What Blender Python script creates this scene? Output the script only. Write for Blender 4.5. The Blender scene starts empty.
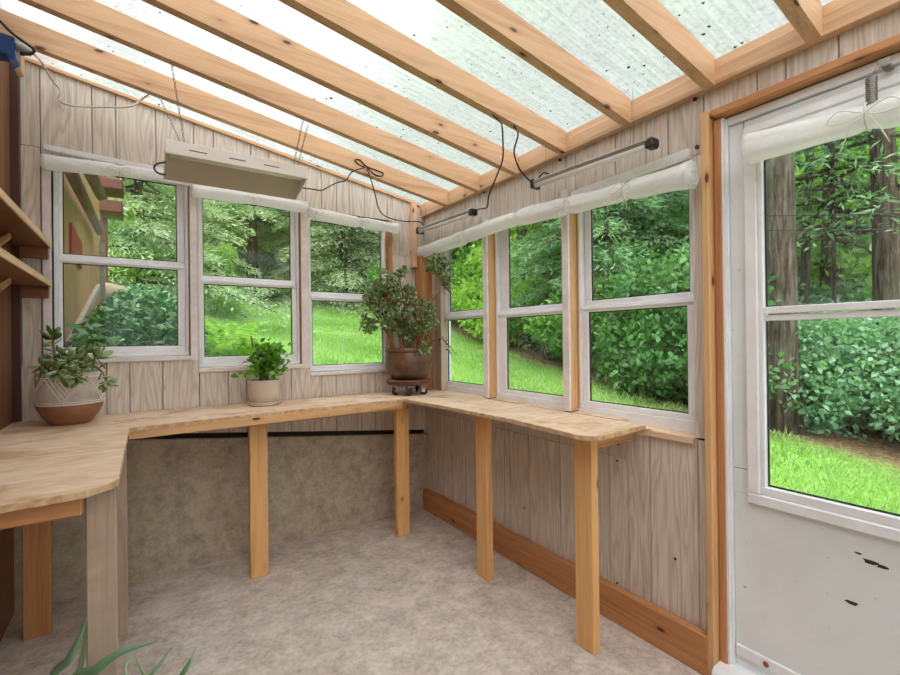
import bpy, math, random
import numpy as np
from mathutils import Vector, Matrix
SC = bpy.context.scene
COL = SC.collection
rng = np.random.default_rng(7)
random.seed(7)

# ---------------------------------------------------------------- camera maths
YAW, PIT, ROL, F = .5933083, .0028295, -.0114811, 454.33
CAM = np.array([-1.63707, -2.78186, 1.2])
_f = np.array([math.sin(YAW)*math.cos(PIT), math.cos(YAW)*math.cos(PIT), math.sin(PIT)])
_r = np.array([math.cos(YAW), -math.sin(YAW), 0.]); _u = np.cross(_r, _f)
RI = _r*math.cos(ROL)+_u*math.sin(ROL); UP = _u*math.cos(ROL)-_r*math.sin(ROL); FW = _f
def ray(px, py): return FW + RI*(px-450)/F + UP*(337.5-py)/F
def on(ax, v, px, py):                    # measured point of the photograph on a plane of the room
    d = ray(px, py); return CAM + d*((v-CAM[ax])/d[ax])
def at(px, py, depth): return CAM + ray(px, py)*depth

# ---------------------------------------------------------------- materials
def lin(c):
    return tuple(((x/255.)/12.92 if x/255. <= .04045 else ((x/255.+.055)/1.055)**2.4) for x in c)+(1.,)
class NT:
    def __init__(s, name):
        s.m = bpy.data.materials.new(name); s.m.use_nodes = True
        s.n = s.m.node_tree.nodes; s.l = s.m.node_tree.links; s.n.clear()
        s.out = s.n.new('ShaderNodeOutputMaterial')
    def new(s, t, **kw):
        o = s.n.new(t)
        for k, v in kw.items():
            if k.startswith('_'): setattr(o, k[1:], v)
        return o
    def link(s, a, b): s.l.new(a, b)
    def coords(s, scale, rand=True, kind='Object'):
        tc = s.new('ShaderNodeTexCoord'); mp = s.new('ShaderNodeMapping')
        src = tc.outputs[kind]
        if rand:
            oi = s.new('ShaderNodeObjectInfo'); mu = s.new('ShaderNodeMath', _operation='MULTIPLY'); mu.inputs[1].default_value = 37.
            s.link(oi.outputs['Random'], mu.inputs[0])
            ad = s.new('ShaderNodeVectorMath', _operation='ADD'); s.link(src, ad.inputs[0])
            cb = s.new('ShaderNodeCombineXYZ')
            for i in range(3): s.link(mu.outputs[0], cb.inputs[i])
            s.link(cb.outputs[0], ad.inputs[1]); src = ad.outputs[0]
        s.link(src, mp.inputs['Vector']); mp.inputs['Scale'].default_value = scale
        return mp.outputs['Vector']
    def noise(s, vec, scale=1., detail=4., rough=.55, dist=0.):
        o = s.new('ShaderNodeTexNoise'); s.link(vec, o.inputs['Vector'])
        o.inputs['Scale'].default_value = scale; o.inputs['Detail'].default_value = detail
        o.inputs['Roughness'].default_value = rough; o.inputs['Distortion'].default_value = dist
        return o.outputs['Fac']
    def ramp(s, fac, stops, interp='LINEAR'):
        o = s.new('ShaderNodeValToRGB'); s.link(fac, o.inputs['Fac']); e = o.color_ramp.elements
        o.color_ramp.interpolation = interp
        while len(e) > 1: e.remove(e[-1])
        e[0].position, e[0].color = stops[0][0], stops[0][1]
        for p, c in stops[1:]:
            k = e.new(p); k.color = c
        return o.outputs['Color']
    def mix(s, fac, a, b, mode='MIX'):
        o = s.new('ShaderNodeMix', _data_type='RGBA', _blend_type=mode)
        for v, i in ((fac, 0), (a, 6), (b, 7)):
            if hasattr(v, 'links') or hasattr(v, 'is_linked'): s.link(v, o.inputs[i])
            else: o.inputs[i].default_value = v
        return o.outputs[2]
    def attr(s, name):
        o = s.new('ShaderNodeAttribute'); o.attribute_name = name; return o.outputs['Fac']
    def bump(s, h, strength=.2, dist=.01):
        o = s.new('ShaderNodeBump'); s.link(h, o.inputs['Height'])
        o.inputs['Strength'].default_value = strength; o.inputs['Distance'].default_value = dist
        return o.outputs['Normal']
    def bsdf(s, color, rough=.6, metal=0., normal=None, spec=.5):
        o = s.new('ShaderNodeBsdfPrincipled')
        if hasattr(color, 'is_linked'): s.link(color, o.inputs['Base Color'])
        else: o.inputs['Base Color'].default_value = color
        if hasattr(rough, 'is_linked'): s.link(rough, o.inputs['Roughness'])
        else: o.inputs['Roughness'].default_value = rough
        o.inputs['Metallic'].default_value = metal; o.inputs['Specular IOR Level'].default_value = spec
        if normal is not None: s.link(normal, o.inputs['Normal'])
        return o
    def done(s, sh):
        s.link(sh.outputs[0], s.out.inputs['Surface']); return s.m
G1 = (1, 1, 1, 1); G0 = (0, 0, 0, 1)

def wood(name, ax, base, dark, knot=(80, 48, 28), rough=.62, wear=None, weary=.5, knots=True):
    t = NT(name)
    def sc(al, ac): v = [ac]*3; v[ax] = al; return tuple(v)
    v1 = t.coords(sc(1.2, 22)); g = t.noise(v1, 1., 5, .6, 1.2)
    v2 = t.coords(sc(3.5, 170)); g2 = t.noise(v2, 1., 3, .6)
    col = t.ramp(g, [(.3, lin(dark)), (.52, lin(base)), (.75, lin(tuple(min(255, int(c*1.07)) for c in base)))])
    col = t.mix(.32, col, t.ramp(g2, [(.35, lin(dark)), (.6, lin(base))]), 'MIX')
    if wear:
        vw = t.coords((3, 3, 3)); w = t.noise(vw, 1.4, 5, .65)
        col = t.mix(t.ramp(w, [(weary-.08, G0), (weary+.12, G1)]), col, lin(wear))
    if knots:
        vk = t.coords(sc(5.2, 13)); vo = t.new('ShaderNodeTexVoronoi'); t.link(vk, vo.inputs['Vector']); vo.inputs['Scale'].default_value = 1.
        vo.inputs['Randomness'].default_value = 1.
        k = t.ramp(vo.outputs['Distance'], [(.0, G1), (.07, G1), (.12, G0)])
        ring = t.ramp(vo.outputs['Distance'], [(.09, (.6,)*3+(1,)), (.26, G0)])
        col = t.mix(ring, col, lin(dark)); col = t.mix(k, col, lin(knot))
    return t.done(t.bsdf(col, rough, normal=t.bump(g2, .12, .003)))

M = {}
PINE, PINED = (224, 194, 160), (200, 160, 122)
for i, a in enumerate('xyz'):
    M['pine_'+a] = wood('pine_'+a, i, PINE, PINED)
    M['post_'+a] = wood('post_'+a, i, (230, 180, 118), (204, 146, 84))
    M['fir_'+a] = wood('fir_'+a, i, (218, 174, 122), (188, 134, 82))
    M['grey_wood_'+a] = wood('grey_wood_'+a, i, (188, 166, 142), (156, 132, 108), wear=(170, 150, 134))
    M['brown_'+a] = wood('brown_'+a, i, (138, 92, 58), (102, 64, 38), knots=False)
    M['dark_'+a] = wood('dark_'+a, i, (84, 50, 34), (60, 36, 26), knots=False)
    M['orange_'+a] = wood('orange_'+a, i, (196, 140, 90), (160, 104, 60))
M['rafter_x'] = wood('rafter_x', 0, (210, 171, 130), (180, 138, 98))
M['plate_y'] = wood('plate_y', 1, (212, 176, 136), (182, 142, 104))
M['redwood_x'] = wood('redwood_x', 0, (112, 60, 46), (84, 42, 32), knots=False)
M['old_log_y'] = wood('old_log_y', 1, (150, 112, 94), (100, 74, 62), knots=False)

def siding(name):
    t = NT(name)
    rn = t.attr('rnd')
    tc = t.new('ShaderNodeTexCoord'); cb = t.new('ShaderNodeCombineXYZ')
    for i in range(3): t.link(rn, cb.inputs[i])
    sv = t.new('ShaderNodeVectorMath', _operation='SCALE'); t.link(cb.outputs[0], sv.inputs[0]); sv.inputs['Scale'].default_value = 23.
    ad = t.new('ShaderNodeVectorMath', _operation='ADD'); t.link(tc.outputs['Object'], ad.inputs[0]); t.link(sv.outputs[0], ad.inputs[1])
    def mp(s):
        m = t.new('ShaderNodeMapping'); t.link(ad.outputs[0], m.inputs['Vector']); m.inputs['Scale'].default_value = s; return m.outputs[0]
    n = t.noise(mp((9, 9, .9)), 1., 2, .5)
    mu = t.new('ShaderNodeMath', _operation='MULTIPLY'); t.link(n, mu.inputs[0]); mu.inputs[1].default_value = 16.
    fr = t.new('ShaderNodeMath', _operation='FRACT'); t.link(mu.outputs[0], fr.inputs[0])
    fine = t.noise(mp((240, 240, 5)), 1., 3, .6)
    col = t.ramp(fr.outputs[0], [(0, lin((184, 172, 157))), (.5, lin((222, 211, 197))), (.8, lin((210, 198, 183))), (1, lin((176, 163, 148)))])
    col = t.mix(.38, col, t.ramp(fine, [(.32, lin((166, 156, 142))), (.62, lin((226, 218, 205)))]))
    tone = t.ramp(rn, [(0, (.93, .93, .92, 1)), (1, (1.05, 1.04, 1.03, 1))])
    col = t.mix(1., col, tone, 'MULTIPLY')
    return t.done(t.bsdf(col, .55, normal=t.bump(fine, .1, .002), spec=.35))
M['siding'] = siding('grey_wood_grain_panelling')

def plain(name, c, rough=.5, metal=0., n=None, spec=.5, var=None):
    t = NT(name)
    col = lin(c); nb = None
    if var:
        f = t.noise(t.coords((var[0],)*3), 1., 5, .62)
        col = t.ramp(f, [(.35, lin(var[1])), (.65, lin(c))])
        if len(var) > 2: nb = t.bump(f, var[2], .004)
    return t.done(t.bsdf(col, rough, metal, nb, spec))
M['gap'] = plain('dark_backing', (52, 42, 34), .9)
M['frame'] = plain('white_vinyl', (244, 246, 248), .4, var=(6, (232, 232, 232)))
M['strip'] = plain('pinkish_wrapped_wood', (238, 230, 226), .35, var=(14, (218, 208, 204)))
M['dark_seal'] = plain('black_seal', (30, 30, 30), .6)
M['screw'] = plain('dark_screw', (44, 42, 42), .5)
M['steel'] = plain('galvanised_steel', (150, 146, 140), .4, .8)
M['chrome'] = plain('chrome', (215, 215, 215), .15, 1.)
M['black'] = plain('black_plastic', (24, 24, 26), .45)
M['black_cable'] = plain('black_cable', (26, 26, 28), .5)
M['white_cable'] = plain('white_cable', (226, 220, 208), .5)
M['grey_cable'] = plain('grey_connector', (186, 178, 164), .6)
M['blue'] = plain('blue_plastic', (22, 74, 140), .4)
M['fixture'] = plain('white_enamel_steel', (246, 243, 238), .4, var=(5, (236, 231, 222)))
M['fixture_in'] = plain('shaded_beige_reflector', (184, 172, 150), .5)  # beige, darkened to carry the shade on the fixture's underside
M['tube'] = plain('frosted_tube', (236, 236, 232), .2)
M['alu'] = plain('brushed_aluminium', (176, 174, 168), .35, .6)
M['soil'] = plain('dark_soil', (54, 42, 34), .95, var=(40, (30, 24, 20), .6))
M['terracotta'] = plain('terracotta', (156, 110, 76), .75, var=(18, (138, 94, 62), .1))
M['stone_glaze'] = plain('pale_glaze', (206, 198, 188), .6, var=(16, (168, 156, 146), .15))
M['pale_line'] = plain('raised_pale_line', (226, 218, 208), .6)
M['cream'] = plain('cream_ceramic', (208, 194, 174), .45, var=(8, (196, 180, 160)))
M['brown_pot'] = plain('brown_glazed_ceramic', (124, 88, 64), .28, var=(9, (70, 50, 40)))
M['dolly'] = plain('dark_red_wood', (104, 58, 40), .4, var=(12, (80, 42, 30)))
M['stem'] = plain('tan_stem', (156, 122, 82), .7, var=(30, (126, 94, 60)))
M['stem_green'] = plain('green_stem', (110, 130, 60), .6)
def bark_mat():
    t = NT('furrowed_bark'); v = t.coords((26, 26, 3.2)); a = t.noise(v, 1., 5, .65, .6); b = t.noise(t.coords((3, 3, 1.5)), 1., 3)
    col = t.ramp(a, [(.34, lin((52, 44, 38))), (.5, lin((96, 84, 74))), (.66, lin((134, 122, 110)))])
    col = t.mix(t.ramp(b, [(.5, G0), (.7, (.4, .4, .4, 1))]), col, lin((104, 112, 88)))
    return t.done(t.bsdf(col, .9, normal=t.bump(a, .8, .04), spec=.1))
M['bark'] = bark_mat()
M['stone'] = plain('tan_stone', (188, 166, 136), .9, var=(8, (160, 138, 110), .4))
M['red_paint'] = plain('red_painted', (176, 30, 44), .5)
M['old_board'] = plain('weathered_white_board', (190, 178, 162), .8, var=(9, (158, 144, 126)))
M['grey_post'] = plain('weathered_grey_wood', (150, 146, 134), .9, var=(14, (116, 112, 100)))
M['red_rust'] = plain('red_rust_spot', (164, 70, 56), .8)
M['hole'] = plain('rusted_hole', (58, 44, 36), .9)

def house_mat():
    t = NT('tan_exterior_plywood')
    a = t.noise(t.coords((2, 2, .6)), 1.5, 5, .6); b = t.noise(t.coords((60, 60, 2)), 1., 3, .6)
    col = t.ramp(a, [(.3, lin((176, 132, 98))), (.55, lin((206, 158, 120))), (.7, lin((194, 150, 116)))])
    col = t.mix(.3, col, t.ramp(b, [(.35, lin((136, 102, 68))), (.65, lin((200, 160, 114)))]))
    return t.done(t.bsdf(col, .85))
M['house'] = house_mat()

def concrete(name, c1, c2, c3, sc=3., warm=None, grit=.32):
    t = NT(name); v = t.coords((1, 1, 1), rand=False)
    a = t.noise(v, sc, 6, .62, .4); b = t.noise(v, sc*9, 5, .7); c = t.noise(v, sc*30, 4, .7)
    col = t.ramp(a, [(.3, lin(c1)), (.5, lin(c2)), (.68, lin(c3))])
    col = t.mix(.5, col, t.ramp(b, [(.34, lin(c1)), (.5, lin(c2)), (.62, lin(c3))]))
    col = t.mix(grit, col, t.ramp(c, [(.38, lin(tuple(int(x*.8) for x in c1))), (.55, lin(c3))]))
    p = t.noise(v, sc*4.5, 8, .76, .15); col = t.mix(.45, col, t.ramp(p, [(.36, lin(tuple(int(x*.9) for x in c1))), (.5, lin(c2)), (.6, lin(c3))]))
    if warm: col = t.mix(t.ramp(t.noise(v, 1.1, 3), [(.45, G0), (.7, (.5, .5, .5, 1))]), col, lin(warm))
    return t.done(t.bsdf(col, .85, normal=t.bump(b, .25, .01), spec=.25))
M['floor'] = concrete('bare_concrete_floor', (166, 152, 138), (197, 184, 170), (220, 209, 196), 1.6, None, .4)
M['foundation'] = concrete('poured_concrete_wall', (150, 137, 118), (182, 169, 149), (206, 193, 174), 2.0, (184, 166, 132), .34)

def plywood(name):
    t = NT(name)
    g = t.noise(t.coords((2.2, 16, 8), rand=False), 1., 5, .62, 2.2); w = t.noise(t.coords((1, 1, 1), rand=False), 5.5, 6, .66, .6)
    f = t.noise(t.coords((9, 120, 60), rand=False), 1., 3, .6); s = t.noise(t.coords((1, 1, 1), rand=False), 2.1, 4, .6)
    col = t.ramp(g, [(.3, lin((196, 160, 126))), (.5, lin((220, 194, 166))), (.7, lin((230, 208, 184)))])
    col = t.mix(t.ramp(w, [(.47, G0), (.58, (.85, .85, .85, 1))]), col, lin((200, 164, 130)))
    col = t.mix(t.ramp(w, [(.58, G0), (.64, (.6, .6, .6, 1))]), col, lin((168, 124, 90)))
    col = t.mix(t.ramp(s, [(.56, G0), (.66, (.6, .6, .6, 1))]), col, lin((230, 214, 190)))
    col = t.mix(.22, col, t.ramp(f, [(.36, lin((140, 98, 62))), (.56, lin((230, 204, 174)))]))
    return t.done(t.bsdf(col, .7, normal=t.bump(w, .1, .004), spec=.3))
M['plywood'] = plywood('worn_plywood')
M['ply_edge'] = plain('raw_plywood_edge', (214, 184, 144), .8, var=(40, (182, 144, 100), .3))

def roof_mat():
    t = NT('translucent_corrugated_plastic')
    v = t.coords((1, 1, 1), rand=False)
    tc = t.new('ShaderNodeTexCoord'); sp = t.new('ShaderNodeSeparateXYZ'); t.link(tc.outputs['Object'], sp.inputs[0])
    vo = t.new('ShaderNodeTexVoronoi'); t.link(v, vo.inputs['Vector']); vo.inputs['Scale'].default_value = 24.
    n0 = t.noise(v, 3.1, 3, .6)
    thr = t.ramp(n0, [(.36, (.03,)*3+(1,)), (.7, (.17,)*3+(1,))])
    lt = t.new('ShaderNodeMath', _operation='LESS_THAN'); t.link(vo.outputs['Distance'], lt.inputs[0]); t.link(thr, lt.inputs[1])
    dirt = t.noise(v, 46, 5, .75)
    d2 = t.noise(t.coords((4, 40, 4), rand=False), 1., 4, .6)
    wav = t.new('ShaderNodeMath', _operation='SINE'); mu = t.new('ShaderNodeMath', _operation='MULTIPLY')
    t.link(sp.outputs[1], mu.inputs[0]); mu.inputs[1].default_value = 2*math.pi/.016; t.link(mu.outputs[0], wav.inputs[0])
    base = t.ramp(dirt, [(.32, lin((172, 176, 174))), (.52, lin((222, 222, 221)))])
    base = t.mix(.35, base, t.ramp(d2, [(.35, lin((202, 203, 202))), (.62, lin((240, 240, 239)))]))
    rib = t.ramp(wav.outputs[0], [(0, (.95, .95, .95, 1)), (.5, G1)])
    base = t.mix(1., base, rib, 'MULTIPLY')
    base = t.mix(lt.outputs[0], base, lin((70, 62, 52)))
    tr = t.new('ShaderNodeBsdfTranslucent'); t.link(base, tr.inputs['Color'])
    df = t.new('ShaderNodeBsdfDiffuse'); t.link(base, df.inputs['Color'])
    ms = t.new('ShaderNodeMixShader'); ms.inputs[0].default_value = .12; t.link(tr.outputs[0], ms.inputs[1]); t.link(df.outputs[0], ms.inputs[2])
    rf = t.new('ShaderNodeBsdfRefraction'); t.link(t.mix(1., base, (.97, .925, .955, 1), 'MULTIPLY'), rf.inputs['Color']); rf.inputs['Roughness'].default_value = .55; rf.inputs['IOR'].default_value = 1.12
    m2 = t.new('ShaderNodeMixShader'); m2.inputs[0].default_value = .58; t.link(ms.outputs[0], m2.inputs[1]); t.link(rf.outputs[0], m2.inputs[2])
    return t.done(m2)
M['roof'] = roof_mat()

def glass_mat(name='window_glass', tint=(.96, .98, .97, 1)):
    t = NT(name)
    tp = t.new('ShaderNodeBsdfTransparent'); tp.inputs[0].default_value = tint
    gl = t.new('ShaderNodeBsdfGlossy'); gl.inputs['Roughness'].default_value = .03
    df = t.new('ShaderNodeBsdfDiffuse'); df.inputs['Color'].default_value = (.8, .85, .83, 1)
    n = t.noise(t.coords((1.2, 1.2, 5)), 1.3, 4, .6, 1.5)
    lw = t.new('ShaderNodeLayerWeight'); lw.inputs['Blend'].default_value = .5
    fr = t.ramp(lw.outputs['Facing'], [(0, (.02,)*3+(1,)), (.6, (.035,)*3+(1,)), (.85, (.12,)*3+(1,)), (1, (.6,)*3+(1,))])
    m1 = t.new('ShaderNodeMixShader'); t.link(fr, m1.inputs[0]); t.link(tp.outputs[0], m1.inputs[1]); t.link(gl.outputs[0], m1.inputs[2])
    m2 = t.new('ShaderNodeMixShader'); t.link(t.ramp(n, [(.5, (.008,)*3+(1,)), (.75, (.05,)*3+(1,))]), m2.inputs[0])
    t.link(m1.outputs[0], m2.inputs[1]); t.link(df.outputs[0], m2.inputs[2])
    return t.done(m2)
M['glass'] = glass_mat()

def plastic_film():
    t = NT('milky_plastic_film')
    n = t.noise(t.coords((2, 2, 2)), 4.5, 3, .5, 1.2); n2 = t.noise(t.coords((1, 1, 1)), 30., 3, .6, 1.)
    nb = t.bump(n, .4, .02)
    pb = t.bsdf(t.ramp(n2, [(.3, lin((244, 244, 243))), (.7, lin((254, 254, 254)))]), .2, 0, nb, .6)
    tr = t.new('ShaderNodeBsdfTranslucent'); tr.inputs['Color'].default_value = (.95, .95, .95, 1); t.link(nb, tr.inputs['Normal'])
    m1 = t.new('ShaderNodeMixShader'); m1.inputs[0].default_value = .5; t.link(pb.outputs[0], m1.inputs[1]); t.link(tr.outputs[0], m1.inputs[2])
    tp = t.new('ShaderNodeBsdfTransparent')
    m2 = t.new('ShaderNodeMixShader'); m2.inputs[0].default_value = .03; t.link(m1.outputs[0], m2.inputs[1]); t.link(tp.outputs[0], m2.inputs[2])
    return t.done(m2)
M['film'] = plastic_film()

def door_mat():
    t = NT('worn_white_door_paint')
    a = t.noise(t.coords((1, 1, 1), rand=False), 3., 5, .6); b = t.noise(t.coords((1, 1, 1), rand=False), 26., 6, .75)
    col = t.ramp(a, [(.3, lin((222, 225, 224))), (.7, lin((236, 239, 238)))])
    col = t.mix(t.ramp(b, [(.62, G0), (.72, (.6, .6, .6, 1))]), col, lin((168, 162, 152)))
    return t.done(t.bsdf(col, .45, normal=t.bump(a, .15, .02)))
M['door'] = door_mat()

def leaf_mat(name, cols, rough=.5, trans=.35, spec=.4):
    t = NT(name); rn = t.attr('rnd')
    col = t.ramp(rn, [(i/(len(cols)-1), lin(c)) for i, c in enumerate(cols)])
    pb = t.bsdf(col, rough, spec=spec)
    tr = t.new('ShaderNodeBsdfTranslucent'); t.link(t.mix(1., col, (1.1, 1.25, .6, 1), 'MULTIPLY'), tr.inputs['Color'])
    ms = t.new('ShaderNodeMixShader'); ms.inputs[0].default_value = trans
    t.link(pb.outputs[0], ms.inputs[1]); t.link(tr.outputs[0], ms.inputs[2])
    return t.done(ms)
M['jade'] = leaf_mat('jade_leaf', [(80, 106, 52), (116, 146, 82), (172, 194, 134)], .28, .12, .7)
M['basil'] = leaf_mat('basil_leaf', [(84, 134, 40), (112, 168, 58), (150, 200, 90)], .45, .35)
M['aloe'] = leaf_mat('aloe_leaf', [(126, 172, 130), (150, 194, 150), (180, 214, 172)], .4, .1)
M['maple'] = leaf_mat('broad_leaf_green', [(84, 132, 62), (122, 172, 84), (176, 212, 126)])
M['bright'] = leaf_mat('yellow_green_leaf', [(136, 180, 70), (176, 212, 92), (216, 236, 140)], .5, .45)
M['mid'] = leaf_mat('mid_green_leaf', [(74, 120, 70), (106, 156, 92), (150, 192, 126)])
M['bluegreen'] = leaf_mat('hazed_cool_green_leaf', [(110, 156, 120), (144, 188, 148), (186, 218, 182)])  # tones lightened to carry the sky haze on the door's lower pane
M['spruce'] = leaf_mat('grey_green_needles', [(134, 158, 116), (178, 198, 152), (220, 230, 196)], .6, .25)
M['pine'] = leaf_mat('pine_needles', [(86, 130, 90), (120, 164, 114), (164, 198, 146)], .6, .25)
M['cover'] = leaf_mat('dark_leaf_with_glints', [(40, 94, 42), (84, 156, 72), (196, 230, 186)], .32, .2, .7)  # palest tone paints white highlights onto the leaves
M['fern'] = leaf_mat('fern_frond', [(110, 166, 40), (146, 198, 60), (190, 222, 96)], .5, .4)
M['grass'] = leaf_mat('grass_blade', [(126, 164, 84), (162, 196, 112), (204, 224, 158)], .5, .35)

def ground_mat():
    t = NT('lawn_and_leaf_litter'); v = t.coords((1, 1, 1), rand=False)
    a = t.noise(v, 1.3, 5, .6); b = t.noise(v, 22., 5, .7)
    g = t.ramp(a, [(.3, lin((98, 150, 52))), (.55, lin((134, 186, 78))), (.75, lin((164, 204, 104)))])
    g = t.mix(.4, g, t.ramp(b, [(.35, lin((74, 124, 40))), (.65, lin((176, 212, 116)))]))
    l = t.ramp(b, [(.32, lin((74, 58, 42))), (.5, lin((122, 96, 72))), (.68, lin((168, 142, 112)))])
    return t.done(t.bsdf(t.mix(t.attr('litter'), g, l), .95, normal=t.bump(b, .5, .03), spec=.1))
M['ground'] = ground_mat()

# ---------------------------------------------------------------- object helpers
WL = {}
def tag(o, label=None, cat=None, group=None, kind=None):
    if label: o['label'] = label
    if cat: o['category'] = cat
    if group: o['group'] = group
    if kind: o['kind'] = kind
    return o
def thing(name, loc, label, cat, group=None, kind=None):
    o = bpy.data.objects.new(name, None); COL.objects.link(o); o.location = loc
    o.empty_display_size = .05; WL[o.name] = Vector(loc)
    return tag(o, label, cat, group, kind)
class MB:
    def __init__(s): s.v = []; s.f = []; s.r = []; s.sm = []
    def add(s, vs, fs, smooth=False, rnd=None):
        b = len(s.v); s.v += [tuple(map(float, p)) for p in vs]
        r = random.random() if rnd is None else rnd
        s.r += [r]*len(vs)
        for f in fs: s.f.append(tuple(i+b for i in f)); s.sm.append(smooth)
    def box(s, x0, x1, y0, y1, z0, z1, bev=0., rnd=None):
        x0, x1 = sorted((x0, x1)); y0, y1 = sorted((y0, y1)); z0, z1 = sorted((z0, z1))
        b = min(bev, (x1-x0)*.45, (y1-y0)*.45, (z1-z0)*.45)
        if b <= 0:
            vs = [(x, y, z) for z in (z0, z1) for y in (y0, y1) for x in (x0, x1)]
            s.add(vs, [(0, 2, 3, 1), (4, 5, 7, 6), (0, 1, 5, 4), (2, 6, 7, 3), (0, 4, 6, 2), (1, 3, 7, 5)], False, rnd); return s
        vs = []; idx = {}
        for i, sx in enumerate((0, 1)):
            for j, sy in enumerate((0, 1)):
                for k, sz in enumerate((0, 1)):
                    X, Y, Z = (x0, x1)[sx], (y0, y1)[sy], (z0, z1)[sz]
                    dx, dy, dz = (b, -b)[sx], (b, -b)[sy], (b, -b)[sz]
                    for a, p in (('x', (X, Y+dy, Z+dz)), ('y', (X+dx, Y, Z+dz)), ('z', (X+dx, Y+dy, Z))):
                        idx[(sx, sy, sz, a)] = len(vs); vs.append(p)
        fs = []
        I = lambda a, b_, c, n: idx[(a, b_, c, n)]
        for q in (0, 1):
            fs.append([I(q, 0, 0, 'x'), I(q, 1, 0, 'x'), I(q, 1, 1, 'x'), I(q, 0, 1, 'x')])
            fs.append([I(0, q, 0, 'y'), I(1, q, 0, 'y'), I(1, q, 1, 'y'), I(0, q, 1, 'y')])
            fs.append([I(0, 0, q, 'z'), I(1, 0, q, 'z'), I(1, 1, q, 'z'), I(0, 1, q, 'z')])
        for p in (0, 1):
            for q in (0, 1):
                fs.append([I(p, q, 0, 'x'), I(p, q, 1, 'x'), I(p, q, 1, 'y'), I(p, q, 0, 'y')])
                fs.append([I(p, 0, q, 'x'), I(p, 1, q, 'x'), I(p, 1, q, 'z'), I(p, 0, q, 'z')])
                fs.append([I(0, p, q, 'y'), I(1, p, q, 'y'), I(1, p, q, 'z'), I(0, p, q, 'z')])
                for r in (0, 1): fs.append([I(p, q, r, 'x'), I(p, q, r, 'y'), I(p, q, r, 'z')])
        c = Vector(((x0+x1)/2, (y0+y1)/2, (z0+z1)/2))
        out = []
        for f in fs:
            P = [Vector(vs[i]) for i in f]; n = (P[1]-P[0]).cross(P[2]-P[0])
            out.append(tuple(f) if n.dot(sum(P, Vector())/len(P)-c) > 0 else tuple(reversed(f)))
        s.add(vs, out, False, rnd); return s
    def hexa(s, P, rnd=None):             # 8 corners: 4 of one face, then the 4 opposite
        c = sum((Vector(p) for p in P), Vector())/8
        fs = [(0, 1, 2, 3), (4, 5, 6, 7), (0, 1, 5, 4), (1, 2, 6, 5), (2, 3, 7, 6), (3, 0, 4, 7)]; out = []
        for f in fs:
            Q = [Vector(P[i]) for i in f]; n = (Q[1]-Q[0]).cross(Q[2]-Q[0])
            out.append(f if n.dot(sum(Q, Vector())/4-c) > 0 else tuple(reversed(f)))
        s.add(P, out, False, rnd); return s
    def prism(s, poly, z0, z1, rnd=None): # polygon in xy
        n = len(poly); a = sum(poly[i][0]*poly[(i+1) % n][1]-poly[(i+1) % n][0]*poly[i][1] for i in range(n))
        if a < 0: poly = poly[::-1]
        vs = [(x, y, z0) for x, y in poly]+[(x, y, z1) for x, y in poly]
        s.add(vs, [tuple(reversed(range(n))), tuple(range(n, 2*n))]+[(i, (i+1) % n, n+(i+1) % n, n+i) for i in range(n)], False, rnd); return s
    def tube(s, pts, r, n=8, cap=True, wob=None):
        P = [Vector(p) for p in pts]; m = len(P); R = r if hasattr(r, '__len__') else [r]*m
        vs = []; pu = None
        for i in range(m):
            d = (P[min(i+1, m-1)]-P[max(i-1, 0)])
            d = d.normalized() if d.length > 1e-9 else Vector((0, 0, 1))
            if pu is None:
                h = Vector((0, 0, 1)) if abs(d.z) < .9 else Vector((1, 0, 0)); pu = d.cross(h).normalized()
            else:
                pu = (pu-d*pu.dot(d)); pu = pu.normalized() if pu.length > 1e-6 else d.orthogonal().normalized()
            w = d.cross(pu)
            for k in range(n):
                a = 2*math.pi*k/n; rr = R[i]*(1+(wob(i, k) if wob else 0))
                vs.append(P[i]+(pu*math.cos(a)+w*math.sin(a))*rr)
        fs = [(i*n+k, i*n+(k+1) % n, (i+1)*n+(k+1) % n, (i+1)*n+k) for i in range(m-1) for k in range(n)]
        if cap: fs += [tuple(reversed(range(n))), tuple((m-1)*n+k for k in range(n))]
        s.add(vs, fs, True); return s
    def lathe(s, c, prof, n=36, axis=2, caps=True):
        vs = []
        for r, h in prof:
            for k in range(n):
                a = 2*math.pi*k/n; q = [r*math.cos(a), r*math.sin(a)]; p = [0, 0, 0]
                o = [i for i in range(3) if i != axis]; p[o[0]], p[o[1]], p[axis] = q[0], q[1], h
                vs.append((c[0]+p[0], c[1]+p[1], c[2]+p[2]))
        m = len(prof)
        fs = [(i*n+k, i*n+(k+1) % n, (i+1)*n+(k+1) % n, (i+1)*n+k) for i in range(m-1) for k in range(n)]
        if caps: fs += [tuple(reversed(range(n))), tuple((m-1)*n+k for k in range(n))]
        s.add(vs, fs, True); return s
    def build(s, name, mat, parent=None, origin=None, attr=True):
        V = np.array(s.v)
        if parent is None:
            o0 = Vector(origin) if origin is not None else Vector((V[:, 0].mean(), V[:, 1].mean(), V[:, 2].min()))
            base = Vector((0, 0, 0))
        else:
            base = WL[parent.name]; o0 = Vector(origin) if origin is not None else base
        me = bpy.data.meshes.new(name)
        me.from_pydata([(Vector(p)-o0) for p in s.v], [], s.f)
        me.polygons.foreach_set('use_smooth', s.sm)
        at_ = me.attributes.new('rnd', 'FLOAT', 'POINT'); at_.data.foreach_set('value', s.r)
        me.materials.append(mat if not isinstance(mat, str) else M[mat]); me.update()
        o = bpy.data.objects.new(name, me); COL.objects.link(o)
        if parent is not None: o.parent = parent; o.location = o0-base
        else: o.location = o0
        WL[o.name] = o0
        return o
def soft(o, ang=40):
    for p in o.data.polygons: p.use_smooth = True
    try: o.data.set_sharp_from_angle(angle=math.radians(ang))
    except Exception: pass
    return o
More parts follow.
